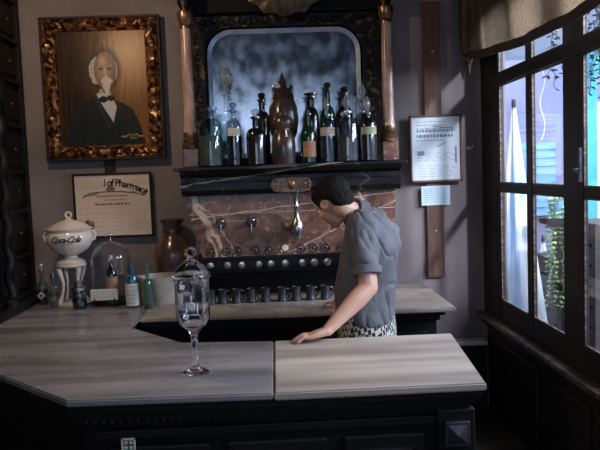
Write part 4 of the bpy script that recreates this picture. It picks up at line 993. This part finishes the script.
# ---------------------------------------------------------------- hanging lamp over the left counter (just above the view)
t = thing('pendant_lamp', 'small pendant lamp with warm bulb over the left counter', 'lamp', (-1.22, 3.25, 2.86))
obj('cord', tube(nb(), [(0, 0, .10), (0, 0, .44)], .004, 6), 'black', t)
bm = nb(); lathe(bm, [(.018, .10), (.03, .09), (.085, .05), (.13, .0), (.127, 0), (.082, .046), (.03, .084), (.018, .09)], 28); obj('shade', bm, 'brass', t, True)
bm = nb(); ball(bm, (0, 0, .01), .03, seg=16); obj('bulb', bm, 'bulb', t, True)
d = bpy.data.lights.new('pendant_glow', 'POINT'); d.energy = 38; d.color = (1, .72, .46); d.shadow_soft_size = .04
o = bpy.data.objects.new('pendant_glow', d); C.objects.link(o); o.location = (0, 0, -.045); o.parent = t

# ---------------------------------------------------------------- the man behind the bar
FW = V(-.90, .436, 0).normalized(); LF = V(-FW.y, FW.x, 0); UP = V(0, 0, 1)
man = thing('person', 'person in grey-blue shirt and checked trousers, head bowed, hand on the bar', 'person', (.46, 3.60, 0)); O = V(.46, 3.60, 0)
def ell_loft(bm, rings, seg=32, pw=.9):
    rs = []
    for (c, w2, d2) in rings:
        c = Vector(c); rs.append([bm.verts.new(c-O+LF*w2*math.copysign(abs(math.cos(a))**pw, math.cos(a))+FW*d2*math.copysign(abs(math.sin(a))**pw, math.sin(a))) for a in [2*PI*k/seg for k in range(seg)]])
    for a, b in zip(rs, rs[1:]):
        for k in range(seg): bm.faces.new((a[k], a[(k+1) % seg], b[(k+1) % seg], b[k]))
    bm.faces.new(rs[0][::-1]); bm.faces.new(rs[-1])
def limb(bm, pts, rad, seg=14):
    p = [Vector(q)-O for q in pts]
    # round the two ends and smooth between joints
    tube(bm, p, rad, seg)
    for q, r in zip(p, rad): ball(bm, q, r*.995, seg=14)
HC = V(.300, 3.600, 1.528)                   # head centre
hf = (V(-.66, .75, 0).normalized()*math.cos(math.radians(38))+V(0, 0, -1)*math.sin(math.radians(38))).normalized()
hl = V(0, 0, 1).cross(hf).normalized(); hu = hf.cross(hl).normalized()
HM = Matrix((hf, hl, hu)).transposed()
def hp(x, y_, z): return HC+HM @ V(x, y_, z)
NB = V(.418, 3.60, 1.465)
S = V(.425, 3.445, 1.435); E_ = V(.435, 3.350, 1.125); Wr = V(.222, 3.235, .950)
Sr = V(.545, 3.765, 1.43); Er = V(.50, 3.80, 1.14); Wrr = V(.385, 3.95, .985)
trunk = [((.455, 3.60, .88), .155, .125), ((.455, 3.60, 1.0), .15, .12), ((.457, 3.60, 1.1), .148, .122), ((.470, 3.60, 1.2), .16, .118), ((.485, 3.60, 1.3), .178, .112), ((.487, 3.60, 1.38), .185, .10), ((.470, 3.60, 1.44), .15, .085), ((.440, 3.60, 1.48), .08, .07)]
bm = nb(); ell_loft(bm, trunk)
limb(bm, [NB-V(-.02, 0, .04), NB, hp(-.035, 0, -.055)], [.07, .058, .055])
def head(bm):
    ball(bm, hp(-.012, 0, .028)-O, (.098, .076, .088), HM, 28); ball(bm, hp(.026, 0, -.035)-O, (.066, .060, .078), HM, 24)
    ball(bm, hp(.058, 0, -.092)-O, (.026, .028, .022), HM, 14); ball(bm, hp(.074, 0, .030)-O, (.018, .050, .014), HM, 14)
    tube(bm, [hp(.085, 0, .018)-O, hp(.108, 0, -.022)-O, hp(.098, 0, -.030)-O], [.008, .013, .010], 10); ball(bm, hp(.102, 0, -.024)-O, (.012, .016, .010), HM, 12)
    ball(bm, hp(.088, 0, -.056)-O, (.009, .024, .006), HM, 12); ball(bm, hp(.085, 0, -.067)-O, (.009, .020, .006), HM, 12)
    for s in (-1, 1):
        ball(bm, hp(.070, s*.038, -.022)-O, (.020, .020, .018), HM, 12)
        torus(bm, hp(-.008, s*.078, -.008)-O, .020, .0075, (HM @ V(-.35, s, .0)), 16, 8)
        ball(bm, hp(-.006, s*.072, -.012)-O, (.016, .006, .020), HM, 12)
head(bm)
for a, b, c in ((S, E_, Wr), (Sr, Er, Wrr)):
    limb(bm, [a, a.lerp(b, .5), b], [.044, .047, .047]); limb(bm, [b, b.lerp(c, .28), b.lerp(c, .65), c], [.046, .049, .038, .028])
def hand(bm, wrist, fwd, thumb, zc):
    """palm down hand: fwd = finger direction, thumb = side the thumb is on"""
    fwd = fwd.normalized(); thumb = thumb.normalized(); k = wrist+fwd*.085; k.z = zc+.026
    for f_ in (-.030, -.010, .010, .030):
        limb(bm, [wrist+thumb*f_*.45-V(0, 0, .002), wrist.lerp(k, .55)+thumb*f_*.85, k+thumb*f_*1.02], [.021, .017, .0125], 10)
    for f_, L in ((.031, .070), (.0105, .080), (-.0105, .074), (-.030, .058)):
        b0 = k+thumb*f_; dr = (fwd+thumb*f_*3.0).normalized()
        p1 = b0+dr*L*.45+V(0, 0, .004); p2 = b0+dr*L*.78-V(0, 0, .008); p3 = b0+dr*L; p3.z = zc+.0085
        limb(bm, [b0, p1, p2, p3], [.0105, .0092, .0085, .0072], 10)
    b0 = wrist+fwd*.028+thumb*.024-V(0, 0, .006); p1 = b0+(fwd*.55+thumb*.8).normalized()*.036; p1.z = zc+.014; p2 = p1+(fwd*.9+thumb*.35).normalized()*.030; p2.z = zc+.010
    limb(bm, [b0, p1, p2], [.016, .0115, .0090], 10)
hand(bm, Wr, V(-1, -.10, 0), V(.10, 1, 0)*1.0, .901)
hand(bm, Wrr, V(-.6, .8, 0), V(-.8, -.6, 0)*-1*-1, .905)
for s in (-1, 1):
    hip = V(.455, 3.60, .88)-LF*s*.085; kn = V(.455, 3.60, .49)-LF*s*.095+FW*.02; an = V(.465, 3.60, .09)-LF*s*.10
    limb(bm, [hip, hip.lerp(kn, .5), kn, kn.lerp(an, .35), an], [.085, .072, .055, .054, .036]); limb(bm, [an+V(0, 0, -.03), an+FW*.10-V(0, 0, .055)], [.034, .028])
me = evaluated(bm, [('REMESH', dict(mode='VOXEL', voxel_size=.0042)), ('SMOOTH', dict(factor=.5, iterations=5))])
body = objm('body', me, 'skin', man)
for p in me.polygons: p.use_smooth = True
for s in (-1, 1):
    bm = nb(); ball(bm, hp(.080, s*.032, .006)-O, (.013, .013, .011), HM, 14); e = obj('eye', bm, 'eyew', man, True)
    bm = nb(); ball(bm, hp(.0885, s*.032, .005)-O, (.006, .006, .006), HM, 12); obj('iris', bm, 'eye', e, True)
    bm = nb(); tube(bm, [hp(.088, s*.014, .026)-O, hp(.090, s*.032, .031)-O, hp(.080, s*.050, .026)-O], [.003, .004, .002], 6); obj('eyebrow', bm, 'hair', man, True)
# short hair
bm = nb()
ball(bm, hp(-.028, 0, .044)-O, (.105, .086, .088), HM, 32); ball(bm, hp(-.066, 0, -.010)-O, (.054, .072, .068), HM, 24); ball(bm, hp(.022, 0, .082)-O, (.080, .070, .046), HM, 20)
for s in (-1, 1): ball(bm, hp(.020, s*.064, .028)-O, (.026, .020, .042), HM, 12)
me = evaluated(bm, [('REMESH', dict(mode='VOXEL', voxel_size=.0045)), ('SMOOTH', dict(factor=.5, iterations=4))])
NN = [v.normal.copy() for v in me.vertices]
for v, vn in zip(me.vertices, NN):
    q = HM.transposed() @ (v.co+O-HC); nn = noise.noise(V(q.x*18, q.y*70, q.z*18)); v.co += vn*(.0045*nn+.002*noise.noise(q*120))
o = objm('hair', me, 'hair', man)
for p in me.polygons: p.use_smooth = True
# shirt: torso, collar and rolled sleeves as one garment
bm = nb()
ell_loft(bm, [((.452, 3.60, .905), .178, .150), ((.452, 3.60, 1.0), .176, .152), ((.452, 3.60, 1.1), .180, .158), ((.466, 3.60, 1.2), .190, .150), ((.488, 3.60, 1.3), .204, .150), ((.496, 3.60, 1.38), .205, .128), ((.478, 3.60, 1.43), .175, .102), ((.455, 3.60, 1.465), .125, .085), ((.430, 3.60, 1.492), .085, .075)], 40)
def sleeve(bm, a, b):
    e = a.lerp(b, .66); limb(bm, [a+V(0, 0, -.005), a.lerp(b, .35), e], [.070, .070, .068], 20)
sleeve(bm, S, E_); sleeve(bm, Sr, Er)
me = evaluated(bm, [('REMESH', dict(mode='VOXEL', voxel_size=.007)), ('SMOOTH', dict(factor=.6, iterations=10)), ('SUBSURF', dict(levels=1))])
NN = [v.normal.copy() for v in me.vertices]
for v, vn in zip(me.vertices, NN):
    p = v.co+O
    # soft cloth folds: pulls running from the shoulder blade down to the waist
    a = noise.noise(V(p.x*10+p.z*3.2, p.y*9, p.z*2.6)); b_ = noise.noise(V(p.x*22-p.z*9, p.y*20, p.z*8+4)); r = abs(noise.noise(V(p.x*13+p.z*5, p.y*12, p.z*3.5+9)))
    v.co += vn*(.014*a+.0055*b_-.016*max(0, .22-r)*2)
o = objm('shirt', me, 'shirt', man)
for p in me.polygons: p.use_smooth = True
for a, b in ((S, E_), (Sr, Er)):
    c = a.lerp(b, .75)-O; d_ = (b-a).normalized(); bm = nb()
    tube(bm, [c-d_*.024, c-d_*.020, c+d_*.014, c+d_*.018, c+d_*.016], [.064, .074, .073, .068, .056], 28); obj('rolled_cuff', bm, 'shirt', o, True)
bm = nb(); cd = (hp(-.035, 0, -.055)-NB).normalized(); q0 = NB+cd*-.012-O
tube(bm, [q0-cd*.012, q0+cd*.010, q0+cd*.044, q0+cd*.046, q0+cd*.020], [.088, .080, .074, .070, .066], 28, caps=False); obj('collar', bm, 'shirt', o, True)
bm = nb()
ell_loft(bm, [((.455, 3.60, .76), .180, .145), ((.455, 3.60, .86), .182, .147), ((.455, 3.60, .95), .168, .140), ((.455, 3.60, .985), .160, .133)], 36)
for s in (-1, 1):
    hip = V(.455, 3.60, .84)-LF*s*.088; kn = V(.455, 3.60, .49)-LF*s*.098+FW*.02; an = V(.465, 3.60, .085)-LF*s*.10
    limb(bm, [hip, kn, an], [.097, .076, .060], 18)
me = evaluated(bm, [('REMESH', dict(mode='VOXEL', voxel_size=.009)), ('SMOOTH', dict(factor=.5, iterations=6))])
o = objm('trousers', me, 'check', man)
for p in me.polygons: p.use_smooth = True
for s in (-1, 1):
    an = V(.465, 3.60, .0)-LF*s*.10; bm = nb()
    m3 = Matrix((FW, LF, UP)).transposed()
    ball(bm, an+FW*.02+V(0, 0, .050)-O, (.075, .045, .050), m3, 18); ball(bm, an+FW*.10+V(0, 0, .036)-O, (.080, .047, .036), m3, 18)
    for v in bm.verts: v.co.z = max(v.co.z, .004)
    obj('shoe', bm, 'shoe', man, True)
